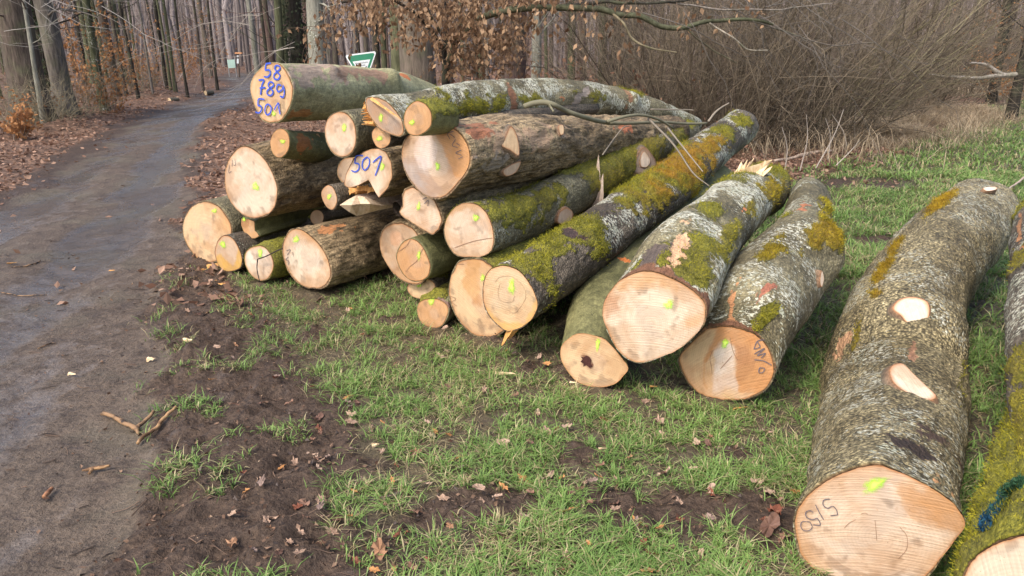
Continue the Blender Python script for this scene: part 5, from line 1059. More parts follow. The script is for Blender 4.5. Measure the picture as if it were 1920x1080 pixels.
limb('side_branch', [(1140, 231, 1.8, 3.8), (1190, 231, 2.1, 3), (1240, 229, 2.5, 2.8), (1290, 232, 2.9, 2.5), (1325, 231, 3.1, 2)], rt, gb)
limb('side_branch', [(1030, 196, 1.15, 2.5), (1034, 203, 1.15, 2), (1038, 209, 1.12, 2)], rt, gb)
for k, (pts, lab) in enumerate([([(1215, 222, 2.2, 2.4), (1255, 262, 1.9, 2.2), (1275, 288, 1.75, 1.8), (1300, 325, 1.6, 1.6), (1330, 349, 1.5, 1)], 'thin grey twig hanging down over the orange moss of the long log'),
    ([(1252, 240, 2.3, 2), (1280, 275, 1.9, 1.7), (1300, 300, 1.75, 1.4), (1318, 322, 1.65, 1)], 'second thin twig drooping beside the first over the long mossy log'),
    ([(1220, 205, 2.9, 1.4), (1290, 206, 3.3, 1.2), (1300, 207, 3.3, 1)], 'straight pale twig above the branch fork at the right of the stack'),
    ([(1130, 290, 1.6, 1.4), (1150, 262, 1.9, 1.3), (1168, 240, 2.1, 1.2), (1180, 236, 2.2, 1)], 'thin bent twig leaning on the big furrowed log'),
    ([(1328, 228, 3.2, 2.2), (1340, 212, 3.3, 2), (1352, 202, 3.4, 1.8), (1367, 193, 3.5, 1.3)], 'pale bent twig sticking up behind the stack left of the long log end')]):
    rt2 = empty('twig', AT(pts[0][0], pts[0][1], pts[0][2])[0], lab, 'twig'); limb('stem', pts, rt2, (.24, .20, .15) if k != 0 else (.19, .16, .12), 5)
rt3 = empty('twig', AT(490, 500, -.1)[0], 'thin black twig bent across the whitish oval log end', 'twig')
limb('stem', [(483, 486, -.06, 1.1), (500, 480, -.06, 1.2), (520, 470, -.05, 1.1), (530, 466, -.04, 1)], rt3, (.04, .03, .03), 5); limb('side_branch', [(483, 486, -.06, 1.1), (482, 505, -.06, 1), (487, 528, -.06, .9)], rt3, (.04, .03, .03), 5)

# ------------------------------------------------------------------ trees
def limbs_from(P0, dirs, L_, R_, n=7, wob=.18, r=None, grav=0.0):
    """random wandering branches: P0 (M,3), dirs (M,3), lengths, base radii"""
    M_ = len(P0); st = L_[:, None] / (n - 1); pos = P0.copy(); d = dirs / np.linalg.norm(dirs, axis=1, keepdims=True); out = [pos.copy()]
    for k in range(n - 1):
        d = d + r.normal(0, wob, (M_, 3)); d[:, 2] += grav; d /= np.linalg.norm(d, axis=1, keepdims=True); pos = pos + d * st; out.append(pos.copy())
    P = np.stack(out, 1); R = R_[:, None] * np.linspace(1, .25, n)[None]; return P, R
def twigs_of(P, R, per, r, lf=.4, n=4, wob=.22, grav=0.0, rmin=.0018):
    M_, m_, _ = P.shape; i = r.integers(0, M_, M_ * per); j = r.integers(1, m_ - 1, M_ * per); B = P[i, j]; t = P[i, j + 1] - P[i, j]; t /= np.linalg.norm(t, axis=1, keepdims=True)
    d = t + r.normal(0, .85, t.shape); Lp = np.linalg.norm(P[i, -1] - P[i, 0], axis=1); return limbs_from(B, d, Lp * lf * r.uniform(.4, 1.2, len(B)), np.maximum(R[i, j] * .55, rmin), n, wob, r, grav)
def colpts(V, c, seed=3, v=.6, sc=6): return np.tile(np.array(c), (len(V), 1)) * ((1 - v / 2) + v * fbm(V * sc, seed, 3))[:, None]
TCOL = {'brown': (.095, .074, .058), 'grey': (.145, .125, .105), 'dark': (.038, .032, .025), 'olive': (.10, .10, .055), 'red': (.125, .082, .068), 'pale': (.235, .225, .18), 'mossy': (.085, .088, .048), 'tan': (.15, .12, .092)}
def tree(px, Y, wpx, col, label, name='tree', pale=0.0, H=11, lean=0.0, seed=0, sides=None, group=None, crown=14, buttress=.35, cat='tree', low=2.2, base=None):
    r = np.random.default_rng(seed + 500); 
    if base is None: p = AY(px, 200, Y); x0, y0 = p[0], Y
    else: x0, y0 = base
    z0 = hat(x0, y0) - .05; rad = wpx / F * (y0 * cp + CAM_Z * sp) / 2; n = 16; z = np.linspace(0, H, n) ** 1.0
    ph = r.uniform(0, 6, 2); cx = x0 + lean * z + .02 * z * np.sin(z * .7 + ph[0]) ; cy = y0 + .02 * z * np.sin(z * .6 + ph[1])
    Pc = np.column_stack([cx, cy, z0 + z]); R = rad * (1 - .5 * z / H) * (1 + buttress * np.exp(-z / .35)); sd_ = sides or (20 if wpx > 22 else 10 if wpx > 8 else 6)
    # finer rings near the ground where the picture shows them
    u = np.linspace(0, 1, 34 if wpx > 12 else 16) ** 1.6 * (n - 1); Pc = np.column_stack([np.interp(u, np.arange(n), Pc[:, k]) for k in range(3)]); R = np.interp(u, np.arange(n), R)
    V, Fs = tubes([Pc], [R], sd_); ax = np.repeat(Pc, sd_, axis=0); o = V - ax; q = np.column_stack([V[:, 0] * 7, V[:, 1] * 7, V[:, 2] * 1.2])
    V = ax + o * (1 + .26 * (fbm(q, seed, 3) - .5) + (.12 * np.sin(np.tile(np.arange(sd_), len(R)) * 2 * np.pi / sd_ * 3 + seed) * np.exp(-(V[:, 2] - z0) / .4)))[:, None]
    rt = empty(name, (x0, y0, z0), label, cat, group)
    mk('trunk', V, Fs, MAT_TRUNK, rt, at={'col': (colpts(V, TCOL[col], seed + 3, .7, 3), 'COLOR'), 'pale': (np.full(len(V), pale), 'FLOAT')})
    if crown:
        k = crown; hh = r.uniform(low, H * .95, k); hh[:max(2, k // 3)] = r.uniform(1.2, 3.6, max(2, k // 3)); B = np.column_stack([np.interp(hh, z, cx), np.interp(hh, z, cy), z0 + hh]); a_ = r.uniform(0, 6.28, k)
        d = np.column_stack([np.cos(a_), np.sin(a_), r.uniform(.1, .9, k)]); P, R2 = limbs_from(B, d, r.uniform(.8, 2.6, k) * (1.0 if wpx > 10 else .7), np.minimum(rad * .22, .035) * r.uniform(.3, 1, k), 8, .2, r)
        P2, R3 = twigs_of(P, R2, 5, r, .5, 5); v1, f1 = tubes(P, R2, 4); v2, f2 = tubes(P2, R3, 3)
        tag(mk('crown', np.vstack([v1, v2]), np.vstack([f1, f2 + len(v1)]), MAT_TWIG, rt, at={'col': (colpts(np.vstack([v1, v2]), TCOL[col], 5), 'COLOR')}), kind='stuff')
    return rt, (x0, y0, z0, rad)
YB = lambda py: G(960, py)[1]
t_, g_ = tree(60, YB(236), 62, 'brown', 'thickest brown trunk at the far left edge of the wood', H=12, seed=1, crown=10)
t_, g_ = tree(100, YB(222), 30, 'dark', 'dark trunk wrapped in ivy between the thick brown and grey-brown trunks at the left', name='ivy_tree', seed=2)
r_ = np.random.default_rng(8); n = 2600; a_ = r_.uniform(0, 6.28, n); hz = r_.uniform(.3, 6.5, n); rr_ = g_[3] * (1.0 + r_.uniform(0, .45, n)); P = np.column_stack([g_[0] + np.cos(a_) * rr_, g_[1] + np.sin(a_) * rr_, g_[2] + hz])
V, Fs, cc_ = leaf_cloud(P, r_.uniform(.05, .10, n), mix(np.array([.012, .022, .010]), np.array([.05, .08, .035]), r_.random(n)[:, None]), r_, droop=.5)
tag(mk('ivy', V, Fs, MAT_LEAF, t_, at={'col': (cc_, 'COLOR')}, smooth=False), kind='stuff')
tree(121, YB(226), 34, 'grey', 'grey-brown trunk just right of the ivy-covered trunk', seed=3, crown=10)
tree(76, YB(242), 9, 'pale', 'thin pale stem in front of the ivy-covered trunk', name='young_tree', seed=4, H=6, crown=12, low=1)
tree(196, YB(211), 15, 'mossy', 'blotchy mossy trunk standing close to the left side of the track', seed=5, pale=1, H=9, lean=-.01)
tree(222, YB(186), 15, 'brown', 'straight brown trunk right behind the blotchy mossy one', seed=6)
for k, (px, py, w_, c_, lab) in enumerate([(262, 193, 6, 'dark', 'thin dark stem right of the brown trunk beside the track'), (240, 186, 6, 'brown', 'thin brown stem just left of the thin dark one'), (333, 181, 6, 'mossy', 'thin mossy stem nearest the track on its left verge'),
    (325, 178, 5, 'olive', 'slim olive stem paired with the thin mossy one'), (355, 183, 5, 'dark', 'slim dark leaning stem before the track bends'), (412, 168, 5, 'dark', 'slim dark stem at the inside of the bend of the track'),
    (490, 152, 10, 'pale', 'pale leaning trunk directly behind the numbered top log'), (512, 155, 8, 'dark', 'slim dark trunk right of the pale leaning trunk'), (290, 186, 4, 'grey', 'hair-thin grey stem midway along the left verge'), (385, 172, 5, 'brown', 'thin brown stem near the far bend')]):
    tree(px, YB(py), w_, c_, lab, name='young_tree' if w_ < 9 else 'tree', seed=10 + k, H=8 if w_ < 9 else 12, lean=-.03 if px in (490, 512) else r_.uniform(-.03, .01), crown=9)
t_, g_ = tree(568, 19.5, 32, 'dark', 'dark ivy-clad trunk behind the top log, left of the lichened grey trunk', name='ivy_tree', seed=30)
n = 2200; a_ = r_.uniform(0, 6.28, n); hz = r_.uniform(.3, 6.5, n); rr_ = g_[3] * (1.0 + r_.uniform(0, .4, n)); P = np.column_stack([g_[0] + np.cos(a_) * rr_, g_[1] + np.sin(a_) * rr_, g_[2] + hz])
V, Fs, cc_ = leaf_cloud(P, r_.uniform(.05, .10, n), mix(np.array([.02, .025, .014]), np.array([.07, .085, .045]), r_.random(n)[:, None]), r_, droop=.5)
tag(mk('ivy', V, Fs, MAT_LEAF, t_, at={'col': (cc_, 'COLOR')}, smooth=False), kind='stuff')
tree(603, 17.5, 34, 'pale', 'grey lichened trunk standing behind the sign, right of the ivy-clad trunk', seed=31, pale=1)
tree(748, 14.5, 28, 'olive', 'greenish trunk left of the widest trunk, partly behind brown leaves', seed=32)
tree(790, 13.2, 66, 'tan', 'widest trunk behind the stack, tan and finely ridged', seed=33, crown=8, H=13)
tree(905, 16, 12, 'olive', 'slim greenish trunk among the brown leaves right of the forked tree', seed=34)
tree(960, 15.5, 48, 'red', 'thick reddish-brown trunk behind the middle of the stack', seed=35)
tree(1003, 14.5, 19, 'pale', 'slim trunk blotched with pale lichen right of the thick reddish one', seed=36, pale=1)
tree(1088, 20, 18, 'red', 'reddish trunk farther back right of the lichen-blotched trunk', seed=37)
tree(1129, 17.5, 18, 'olive', 'olive trunk touching a darker one behind the lichened top log', seed=38)
tree(1150, 18, 24, 'dark', 'darker trunk directly beside the olive one', seed=39)
tree(1178, 17, 23, 'grey', 'greyish ridged trunk right of the dark and olive pair', seed=40)
tree(1862, 26, 13, 'dark', 'dark straight trunk behind the thicket at the far right', seed=41)
tree(1900, 17, 18, 'dark', 'dark trunk by the dry grass at the right edge', seed=42, H=9)
tree(1700, 24, 14, 'brown', 'brown trunk half hidden deep in the thicket', seed=43)
tree(1262, 21, 14, 'brown', 'brown trunk at the left end of the thicket', seed=44)
# thinner trees one can tell apart deeper in the wood
rr = random.Random(9); k = 0
while k < 170:
    y0 = rr.uniform(19, 46); x0 = rr.uniform(-.78, .78) * y0
    rd = masks(np.array([x0]), np.array([y0])); px_ = 960 + F * x0 / (y0 * cp)
    if rd[0][0] > .02 or (rd[1][0] > .3) or rd[2][0] > .3: continue
    if abs(x0 - (xat(ROAD_L, y0) + xat(ROAD_R, y0)) / 2) < 1.6: continue
    wq = rr.uniform(.07, .30); cq = rr.choice(['brown', 'grey', 'olive', 'tan', 'red', 'mossy', 'dark'])
    rt, g_ = tree(0, 0, wq * F / y0, cq, '%s bare %s trunk %s, %s in the wood' % (cq, 'hair-thin' if wq < .13 else 'slim' if wq < .21 else 'stout', 'left of the track' if x0 < xat(ROAD_L, y0) else 'behind the stack' if px_ < 1180 else 'behind the thicket', 'near' if y0 < 27 else 'farther' if y0 < 36 else 'deep'), group='bare slender trees deep in the wood', seed=600 + k, H=rr.uniform(8, 13), lean=rr.uniform(-.04, .04), crown=6, base=(x0, y0), sides=6, buttress=.1)
    k += 1
# far wood: stems and twigs nobody could count, haze painted in as paler colour
r_ = np.random.default_rng(55); n = 2600; y = 44 + 95 * r_.random(n) ** .8; x = r_.uniform(-1.0, 1.0, n) * (y * .85); z = height(x, y)
H_ = r_.uniform(6, 10, n); P = np.stack([np.column_stack([x, y, z - .3]), np.column_stack([x + r_.normal(0, .25, n), y, z + H_ * .5]), np.column_stack([x + r_.normal(0, .6, n), y, z + H_])], 1)
v1, f1 = tubes(P, (r_.uniform(.05, .20, n) * (1 + (y - 44) / 120))[:, None] * np.array([1, .8, .35])[None], 4); c1 = np.repeat(mix(np.array([.13, .105, .095]), np.array([.34, .29, .27]), r_.random(n)[:, None]), 12, axis=0)
m = 12000; y = 24 + 70 * r_.random(m) ** 1.2; x = r_.uniform(-.85, .85, m) * y; z = height(x, y); B = np.column_stack([x, y, z + r_.uniform(0, 7, m) ** 1.0]); ok = (masks(x, y)[0] < .02) & (np.abs(x - (xat(ROAD_L, y) + xat(ROAD_R, y)) / 2) > 1.5); B = B[ok]; m = len(B)
P2, R2 = limbs_from(B, r_.normal(0, .6, (m, 3)) + np.array([0, 0, .9]), r_.uniform(.8, 3.0, m), r_.uniform(.005, .015, m) * (B[:, 1] / 30), 5, .2, r_); v2, f2 = tubes(P2, R2, 3); c2 = np.repeat(mix(np.array([.12, .092, .078]), np.array([.34, .275, .24]), r_.random(m)[:, None]), 15, axis=0)
tag(mk('distant_wood', np.vstack([v1, v2]), np.vstack([f1, f2 + len(v1)]), MAT_TWIG, at={'col': (np.vstack([c1, c2]), 'COLOR')}), kind='stuff')

# ------------------------------------------------------------------ shrubs and thicket
def shrub(x0, y0, nst, h, spread, col1, col2, label, name='shrub', lean=(0, 0), seed=0, rad=.011, per=7, leaves=0, lcol=None, lsz=.06, group=None, cat='shrub', grav=-.03, droop=.2, base=.35, rmin=.0025):
    r = np.random.default_rng(seed + 900); z0 = hat(x0, y0); a_ = r.uniform(0, 6.28, nst); rb = r.random(nst) * base
    B = np.column_stack([x0 + np.cos(a_) * rb, y0 + np.sin(a_) * rb, np.full(nst, z0 - .03)]); s = r.random(nst) * spread
    d = np.column_stack([np.cos(a_) * s + lean[0], np.sin(a_) * s + lean[1], np.ones(nst)]); P, R = limbs_from(B, d, h * r.uniform(.5, 1.15, nst), rad * r.uniform(.4, 1.1, nst), 8, .16, r, grav)
    P2, R2 = twigs_of(P, R, per, r, .38, 5, .2, rmin=rmin); v1, f1 = tubes(P, R, 4); v2, f2 = tubes(P2, R2, 3)
    rt = empty(name, (x0, y0, z0), label, cat, group); c1 = np.repeat(mix(np.array(col1), np.array(col2), r.random(nst)[:, None]), 32, axis=0); c2 = np.repeat(mix(np.array(col1), np.array(col2), r.random(len(P2))[:, None]), 15, axis=0)
    tag(mk('stems', v1, f1, MAT_TWIG, rt, at={'col': (c1, 'COLOR')}), kind='stuff'); tag(mk('twigs', v2, f2, MAT_TWIG, rt, at={'col': (c2, 'COLOR')}), kind='stuff')
    if leaves:
        i = r.integers(0, len(P2), leaves); j = r.integers(1, 5, leaves); Q = P2[i, j] + r.normal(0, .02, (leaves, 3)); c = mix(np.array(lcol[0]), np.array(lcol[1]), r.random(leaves)[:, None])
        V, Fs, cc_ = leaf_cloud(Q, lsz * r.uniform(.6, 1.3, leaves), c, r, droop=droop); tag(mk('dead_leaves', V, Fs, MAT_LEAF, rt, at={'col': (cc_, 'COLOR')}, smooth=False), kind='stuff')
    return rt
OLV = ((.06, .046, .032), (.26, .205, .14)); GRB = ((.08, .062, .052), (.27, .215, .18))
TH = [(1170, 13.0, 'left end of the thicket behind the long mossy log'), (1270, 12.6, 'thicket just right of the top log ends'), (1370, 12.4, 'thicket directly behind the mossy log end'), (1450, 12.8, 'middle of the thicket above the torn splinters'),
      (1540, 13.4, 'dense middle right of the thicket'), (1640, 16.5, 'thicket where the dry grass begins'), (1740, 19.5, 'right part of the thicket behind the dry grass'), (1830, 24, 'far right part of the thicket')]
for k, (px, Y, lab) in enumerate(TH):
    p = AY(px, 250, Y); shrub(p[0], p[1], 105, 4.0, .6, *OLV, 'olive-brown leafless hazel shrub, ' + lab, name='bare_shrub', lean=(.25 if px > 1400 else .05, -.05), seed=k, per=12, base=.9, rad=.011, rmin=.003)
for k, (px, Y, lx, lab) in enumerate([(1500, 13.5, .8, 'from the middle of the thicket'), (1610, 15, .7, 'from the right of the thicket')]):
    p = AY(px, 250, Y); shrub(p[0], p[1], 7, 4.6, .3, (.12, .10, .055), (.27, .23, .135), 'sparse olive hazel stems leaning right ' + lab, name='bare_shrub', lean=(lx, -.1), seed=140 + k, per=12, base=.3, rad=.017)
for k, (px, Y, lab) in enumerate([(1220, 17, 'in the second row behind the left end'), (1400, 17.5, 'in the second row behind the middle'), (1580, 18.5, 'in the second row behind the middle right'), (1780, 28, 'in the second row at the far right')]):
    p = AY(px, 200, Y); shrub(p[0], p[1], 100, 5, .6, *GRB, 'grey-brown leafless shrub of the thicket, ' + lab, name='bare_shrub', seed=20 + k, per=7, base=1.5, rad=.014, rmin=.004)
for k, (px, Y, h, lab) in enumerate([(30, 14.5, 1.3, 'at the left edge below the thick brown trunk'), (150, 17, 1.6, 'right of the grey-brown trunk beside the track'), (95, 15, 1.2, 'at the foot of the ivy-covered trunk'), (270, 24, 1.6, 'beside the thin dark stem'), (20, 18, 2.2, 'behind the thick brown trunk')]):
    p = AY(px, 230, Y); shrub(p[0], p[1], 45, h, .8, (.12, .10, .06), (.32, .27, .18), 'tangled leafless bramble shrub ' + lab, name='bramble', seed=40 + k, per=8, base=.6, rad=.007, grav=-.10)
ORL = ((.28, .12, .05), (.52, .27, .11)); BRL = ((.26, .14, .075), (.60, .38, .22))
for k, (px, Y, h, nl, lab) in enumerate([(15, 13.6, .9, 500, 'low, at the left edge of the picture'), (165, 19, 2.6, 700, 'left of the blotchy mossy trunk'), (208, 18.5, 1.7, 600, 'right behind the blotchy mossy trunk'), (250, 26, 2.4, 600, 'around the thin dark stem'), (305, 27, 2.0, 500, 'right of the thin dark stem'),
      (350, 34, 2.6, 700, 'far back left of the bend'), (140, 22, 3.0, 450, 'behind the grey-brown trunk'), (395, 38, 3.4, 500, 'far back beside the notice board'), (1885, 21, 3.0, 900, 'at the far right edge behind the dry grass'), (62, 15.5, .8, 260, 'low, between the thick brown trunk and the ivy')]):
    p = AY(px, 200, Y); shrub(p[0], p[1], 9, h, .5, (.14, .10, .07), (.26, .20, .15), 'young beech still carrying orange leaves, ' + lab, name='young_beech', seed=60 + k, per=14, leaves=nl, lcol=ORL, lsz=.085, cat='young tree', base=.25, grav=-.01)
for k, (px, Y, h, nl, lab) in enumerate([(875, 11.8, 1.4, 1200, 'right of the dark forked tree'), (960, 11.8, 1.3, 1500, 'in front of the thick reddish trunk'), (1050, 11.8, 1.3, 1600, 'behind the sag of the lichened top log'), (1140, 12, 1.3, 1500, 'in front of the olive and dark trunk pair'), (1215, 11.2, 1.0, 900, 'just left of the thicket'), (668, 13.5, .9, 160, 'beside the triangular sign'), (1290, 10.9, .7, 500, 'low behind the drooping twigs')]):
    p = AY(px, 200, Y); shrub(p[0], p[1], 26, h, 1.1, (.13, .09, .07), (.27, .20, .16), 'low brush of brown withered leaves ' + lab, name='leafy_brush', seed=80 + k, per=9, leaves=nl, lcol=((.13, .065, .04), (.37, .21, .13)), lsz=.075, cat='brush', base=.7, grav=-.06)

# ------------------------------------------------------------------ dark forked tree with the overhanging leafy limb
pf = AY(838, 175, 11.0); rt = empty('forked_tree', (pf[0], pf[1], 0), 'small dark forked tree behind the stack whose limbs overhang with brown leaves', 'tree')
def treelimb(name, pts, col, k=8, n=20, mat=MAT_TRUNK):
    P = np.array([list(AY(a_, b_, Y)) + [w_ / F * Y] for a_, b_, Y, w_ in pts]); P = catmull(P, n); P[:, :3] += (np.column_stack([fbm(P[:, :3] * 3, s_, 2) for s_ in (1, 2, 3)]) - .5) * .06
    V, Fs = tubes([P[:, :3]], [P[:, 3]], k); o = mk(name, V, Fs, mat, rt, at={'col': (colpts(V, col, 3, .8, 9), 'COLOR'), 'pale': (np.zeros(len(V)), 'FLOAT')}); return P
pts0 = [(838, 320, 11, 9), (836, 200, 11, 8.5), (833, 155, 11, 7.5), (834, 120, 11, 7), (828, 95, 11, 6), (838, 78, 11, 5)]
treelimb('trunk', pts0, (.028, .024, .02), 9, 24)
L1 = treelimb('limb', [(834, 118, 11, 6), (846, 95, 11, 6), (850, 78, 11, 6), (880, 55, 10.6, 5.5), (915, 30, 10, 6.5), (975, 18, 9.6, 6), (1050, 14, 9.4, 5.5), (1110, 16, 9.2, 5.5), (1160, 26, 9.1, 5), (1205, 32, 9, 5), (1240, 50, 9, 4.6), (1285, 50, 9, 4.4), (1330, 40, 9, 3.6), (1400, 38, 9, 3), (1450, 45, 9, 2.4)], (.085, .085, .05), 8, 60)
treelimb('limb', [(838, 80, 11, 5), (825, 55, 11, 4), (800, 20, 11, 4), (770, -30, 11, 3.5)], (.035, .03, .024)); treelimb('limb', [(828, 90, 11, 4), (812, 60, 10.8, 3), (760, 12, 10.5, 3), (700, -8, 10.2, 2.5), (640, 8, 10, 2)], (.05, .042, .03))
treelimb('limb', [(1150, 26, 9.1, 2.6), (1170, 45, 9, 2.4), (1185, 75, 9, 2), (1215, 90, 9, 1.8), (1270, 97, 9, 1.3)], (.22, .18, .11), 6)
treelimb('limb', [(1060, 10, 9.4, 4), (1130, 4, 9.2, 3.4), (1230, 6, 9, 2.6), (1330, -4, 9, 2)], (.05, .045, .035), 6)
treelimb('limb', [(1330, 42, 9, 1.6), (1370, 70, 8.9, 1.5), (1400, 95, 8.9, 1.2), (1440, 92, 8.9, .9)], (.30, .26, .20), 6); treelimb('limb', [(1285, 50, 9, 1.8), (1330, 90, 9, 1.5), (1380, 120, 9, 1.2)], (.10, .085, .055), 6)
treelimb('limb', [(1400, 38, 9, 2), (1480, 60, 9, 1.6), (1560, 85, 9, 1.3), (1640, 80, 9, 1)], (.12, .10, .08), 6); treelimb('limb', [(1240, 2, 9, 2), (1330, 16, 9, 1.8), (1440, 20, 9, 1.5), (1560, 8, 9, 1)], (.20, .17, .14), 6)
r_ = np.random.default_rng(66)
def leafspray(boxes, nper, seed):
    r = np.random.default_rng(seed); Ps, Ls = [], []
    for (x0, x1, y0, y1, Y0, Y1, nb, nl) in boxes:
        st = np.array([AY(r.uniform(x0, x1), r.uniform(y0, y1), r.uniform(Y0, Y1)) for _ in range(nb)]); d = r.normal(0, .5, (nb, 3)) + np.array([-.25, -.2, -.25]); P, R = limbs_from(st, d, r.uniform(.35, .9, nb), r.uniform(.003, .006, nb), 6, .25, r, -.06); Ps.append((P, R))
        i = r.integers(0, nb, nl); j = r.integers(1, 6, nl); Ls.append(P[i, j] + r.normal(0, .022, (nl, 3)))
    v, f, o = [], [], 0
    for P, R in Ps: a_, b_ = tubes(P, R, 3); v.append(a_); f.append(b_ + o); o += len(a_)
    V = np.vstack(v); tag(mk('twigs', V, np.vstack(f), MAT_TWIG, rt, at={'col': (colpts(V, (.14, .10, .07)), 'COLOR')}), kind='stuff')
    L_ = np.vstack(Ls); c = mix(np.array([.14, .075, .04]), np.array([.44, .285, .165]), r.random(len(L_))[:, None]); V, F_, cc_ = leaf_cloud(L_, .078 * r.uniform(.6, 1.25, len(L_)), c, r, droop=.7)
    tag(mk('withered_leaves', V, F_, MAT_LEAF, rt, at={'col': (cc_, 'COLOR')}, smooth=False), kind='stuff')
leafspray([(725, 960, -60, 42, 9.2, 11.2, 150, 2300), (860, 960, 40, 80, 9.8, 11.2, 30, 400), (640, 730, -40, 40, 9.5, 11, 40, 430), (940, 1100, -60, 8, 9, 10, 50, 700), (840, 940, 60, 120, 10, 11.4, 40, 500), (560, 640, 50, 62, 10.5, 11, 8, 90), (1100, 1250, -40, 30, 8.8, 9.4, 22, 110), (1250, 1460, -20, 40, 8.8, 9.4, 20, 60), (940, 1010, 60, 110, 11, 12, 20, 200)], 1, 67)
# bare twigs hanging across the top right and top left
def twigset(name, boxes, label, col, seed, dirv, Ls=(1.0, 2.6), rad=(.003, .007), cat='branch'):
    r = np.random.default_rng(seed); vs, fs, o = [], [], 0; p0 = None
    for (x0, x1, y0, y1, Y0, Y1, nb) in boxes:
        st = np.array([AY(r.uniform(x0, x1), r.uniform(y0, y1), r.uniform(Y0, Y1)) for _ in range(nb)]); p0 = st[0] if p0 is None else p0
        P, R = limbs_from(st, r.normal(0, .3, (nb, 3)) + np.array(dirv), r.uniform(*Ls, nb), r.uniform(*rad, nb), 9, .16, r, -.01); P2, R2 = twigs_of(P, R, 4, r, .45, 5)
        for a_, b_ in ((P, R), (P2, R2)): q, w_ = tubes(a_, b_, 4); vs.append(q); fs.append(w_ + o); o += len(q)
    V = np.vstack(vs); rt_ = empty(name, p0, label, cat); tag(mk('twigs', V, np.vstack(fs), MAT_TWIG, rt_, at={'col': (colpts(V, col, 3, 1.0, 8), 'COLOR')}), kind='stuff')
twigset('hanging_branch', [(1200, 1500, -60, 30, 8.6, 10, 18), (1350, 1600, -40, 60, 9, 10.5, 10)], 'bare grey twigs drooping into the top right above the thicket', (.15, .13, .11), 5, (.8, 0, -.25), cat='branch')
twigset('hanging_branch', [(-60, 120, -40, 60, 12, 15, 9), (60, 220, -60, 20, 13, 16, 6)], 'bare pale twigs reaching in from the top left corner', (.34, .31, .27), 6, (.9, 0, .0), cat='branch')
twigset('hanging_branch', [(440, 620, -20, 90, 14, 17, 10)], 'thin pale twigs slanting across the gap above the track', (.34, .30, .25), 7, (-.8, 0, -.35), (1.5, 3.5), cat='branch')
# pale dead branch at the right edge and one on the ground
rt = empty('dead_branch', AY(1850, 140, 17), 'bleached dead branch lying in the brush at the right edge', 'branch')
for pts in [[(1820, 118, 17, 2), (1850, 122, 17, 3), (1872, 138, 17, 4), (1890, 142, 17, 4.5), (1925, 134, 17, 5)], [(1612, 134, 18, 1), (1700, 138, 17.5, 1.6), (1780, 142, 17.2, 2.5), (1830, 146, 17, 3.5), (1890, 142, 17, 4)], [(1850, 122, 17, 3), (1862, 130, 17, 2)]]:
    treelimb('limb', pts, (.32, .28, .235), 6)
stick('dead_branch', [(1452, 302, 3), (1490, 296, 4), (1530, 291, 4.5), (1565, 287, 3)], 'brown dead branch on the ground behind the torn splinters', 'branch', MAT_SPLINTER_GR)
stick('dead_branch', [(1885, 372, 2), (1903, 360, 2.4), (1925, 340, 2.8), (1960, 310, 3)], 'thin bleached stem in the grass beyond the largest log', 'branch', MAT_SPLINTER_GR, .10)
for k, (a_, b_, c_, d_) in enumerate([(1500, 320, 1512, 215), (1552, 300, 1548, 222), (1530, 315, 1582, 205), (1568, 310, 1612, 262), (1470, 330, 1466, 238), (1590, 292, 1560, 215)]):
    p = G(a_, b_); q = AY(c_, d_, p[1] - .2); rt = empty('dry_stalk', p, 'bleached upright stalk at the foot of the bare thicket', 'stalk', 'bleached stalks at the foot of the thicket')
    P = catmull(np.array([p, p * .5 + q * .5 + np.array([.05, 0, .04]), q]), 8); V, Fs = tubes([P], [np.linspace(.009, .004, 8)], 5); mk('stem', V, Fs, MAT_TWIG, rt, at={'col': (colpts(V, (.50, .43, .36)), 'COLOR')})

# ------------------------------------------------------------------ signs
def flat(name, pts, mat, parent, n, thick=.0):
    P = np.array(pts); k = len(P)
    if thick: V = np.vstack([P, P + n * thick]); Fs = [np.array([[*range(k)]]), np.array([[*range(2 * k - 1, k - 1, -1)]]), np.array([[i, (i + 1) % k, k + (i + 1) % k, k + i] for i in range(k)])]
    else: V = P; Fs = [np.array([[*range(k)]])]
    return mk(name, V, Fs, mat, parent, smooth=False)
def shaped(P, s, c=None): c = P.mean(axis=0) if c is None else c; return c + (P - c) * s
WHITE = plain('sign_white', (.74, .77, .76), .5, .08, 10, bump=.05); GREEN = plain('sign_green', (.035, .21, .115), .45, .12, 12, bump=.05); BLACK = plain('sign_black', (.02, .02, .04), .5); POST = plain('post_metal', (.30, .30, .29), .5)
YS = 12.5; A3, B3, C3 = AY(646, 103.5, YS), AY(706.5, 95.5, YS), AY(683, 163, YS); n_ = np.cross(B3 - A3, C3 - A3); n_ /= np.linalg.norm(n_); n_ = n_ if n_[1] > 0 else -n_
rt = empty('nature_reserve_sign', ((A3 + B3)[0] / 2, YS, 0), 'tilted green and white triangular sign standing behind the top log', 'sign')
def tri_round(A, B, C_, rr=.10, n=6):
    out = []; T_ = [A, B, C_]
    for i in range(3):
        p, a_, b_ = T_[i], T_[i - 1], T_[(i + 1) % 3]
        s0, s1 = p + (a_ - p) * rr, p + (b_ - p) * rr
        for k in range(n): f = k / (n - 1); out.append((1 - f) ** 2 * s0 + 2 * f * (1 - f) * p + f * f * s1)
    return np.array(out)
cen = (A3 + B3 + C3) / 3; T1 = tri_round(A3, B3, C3); flat('panel', T1, WHITE, rt, n_, .004)
T2 = tri_round(*[cen + (p - cen) * .88 for p in (A3, B3, C3)]) - n_ * .002; flat('green_border', T2, GREEN, rt, n_, .001)
cw = cen + (C3 - cen) * .10; T3 = np.array([cw + (p - cen) * .55 for p in (A3, B3, C3)]) - n_ * .005; flat('white_field', T3, WHITE, rt, n_, .001)
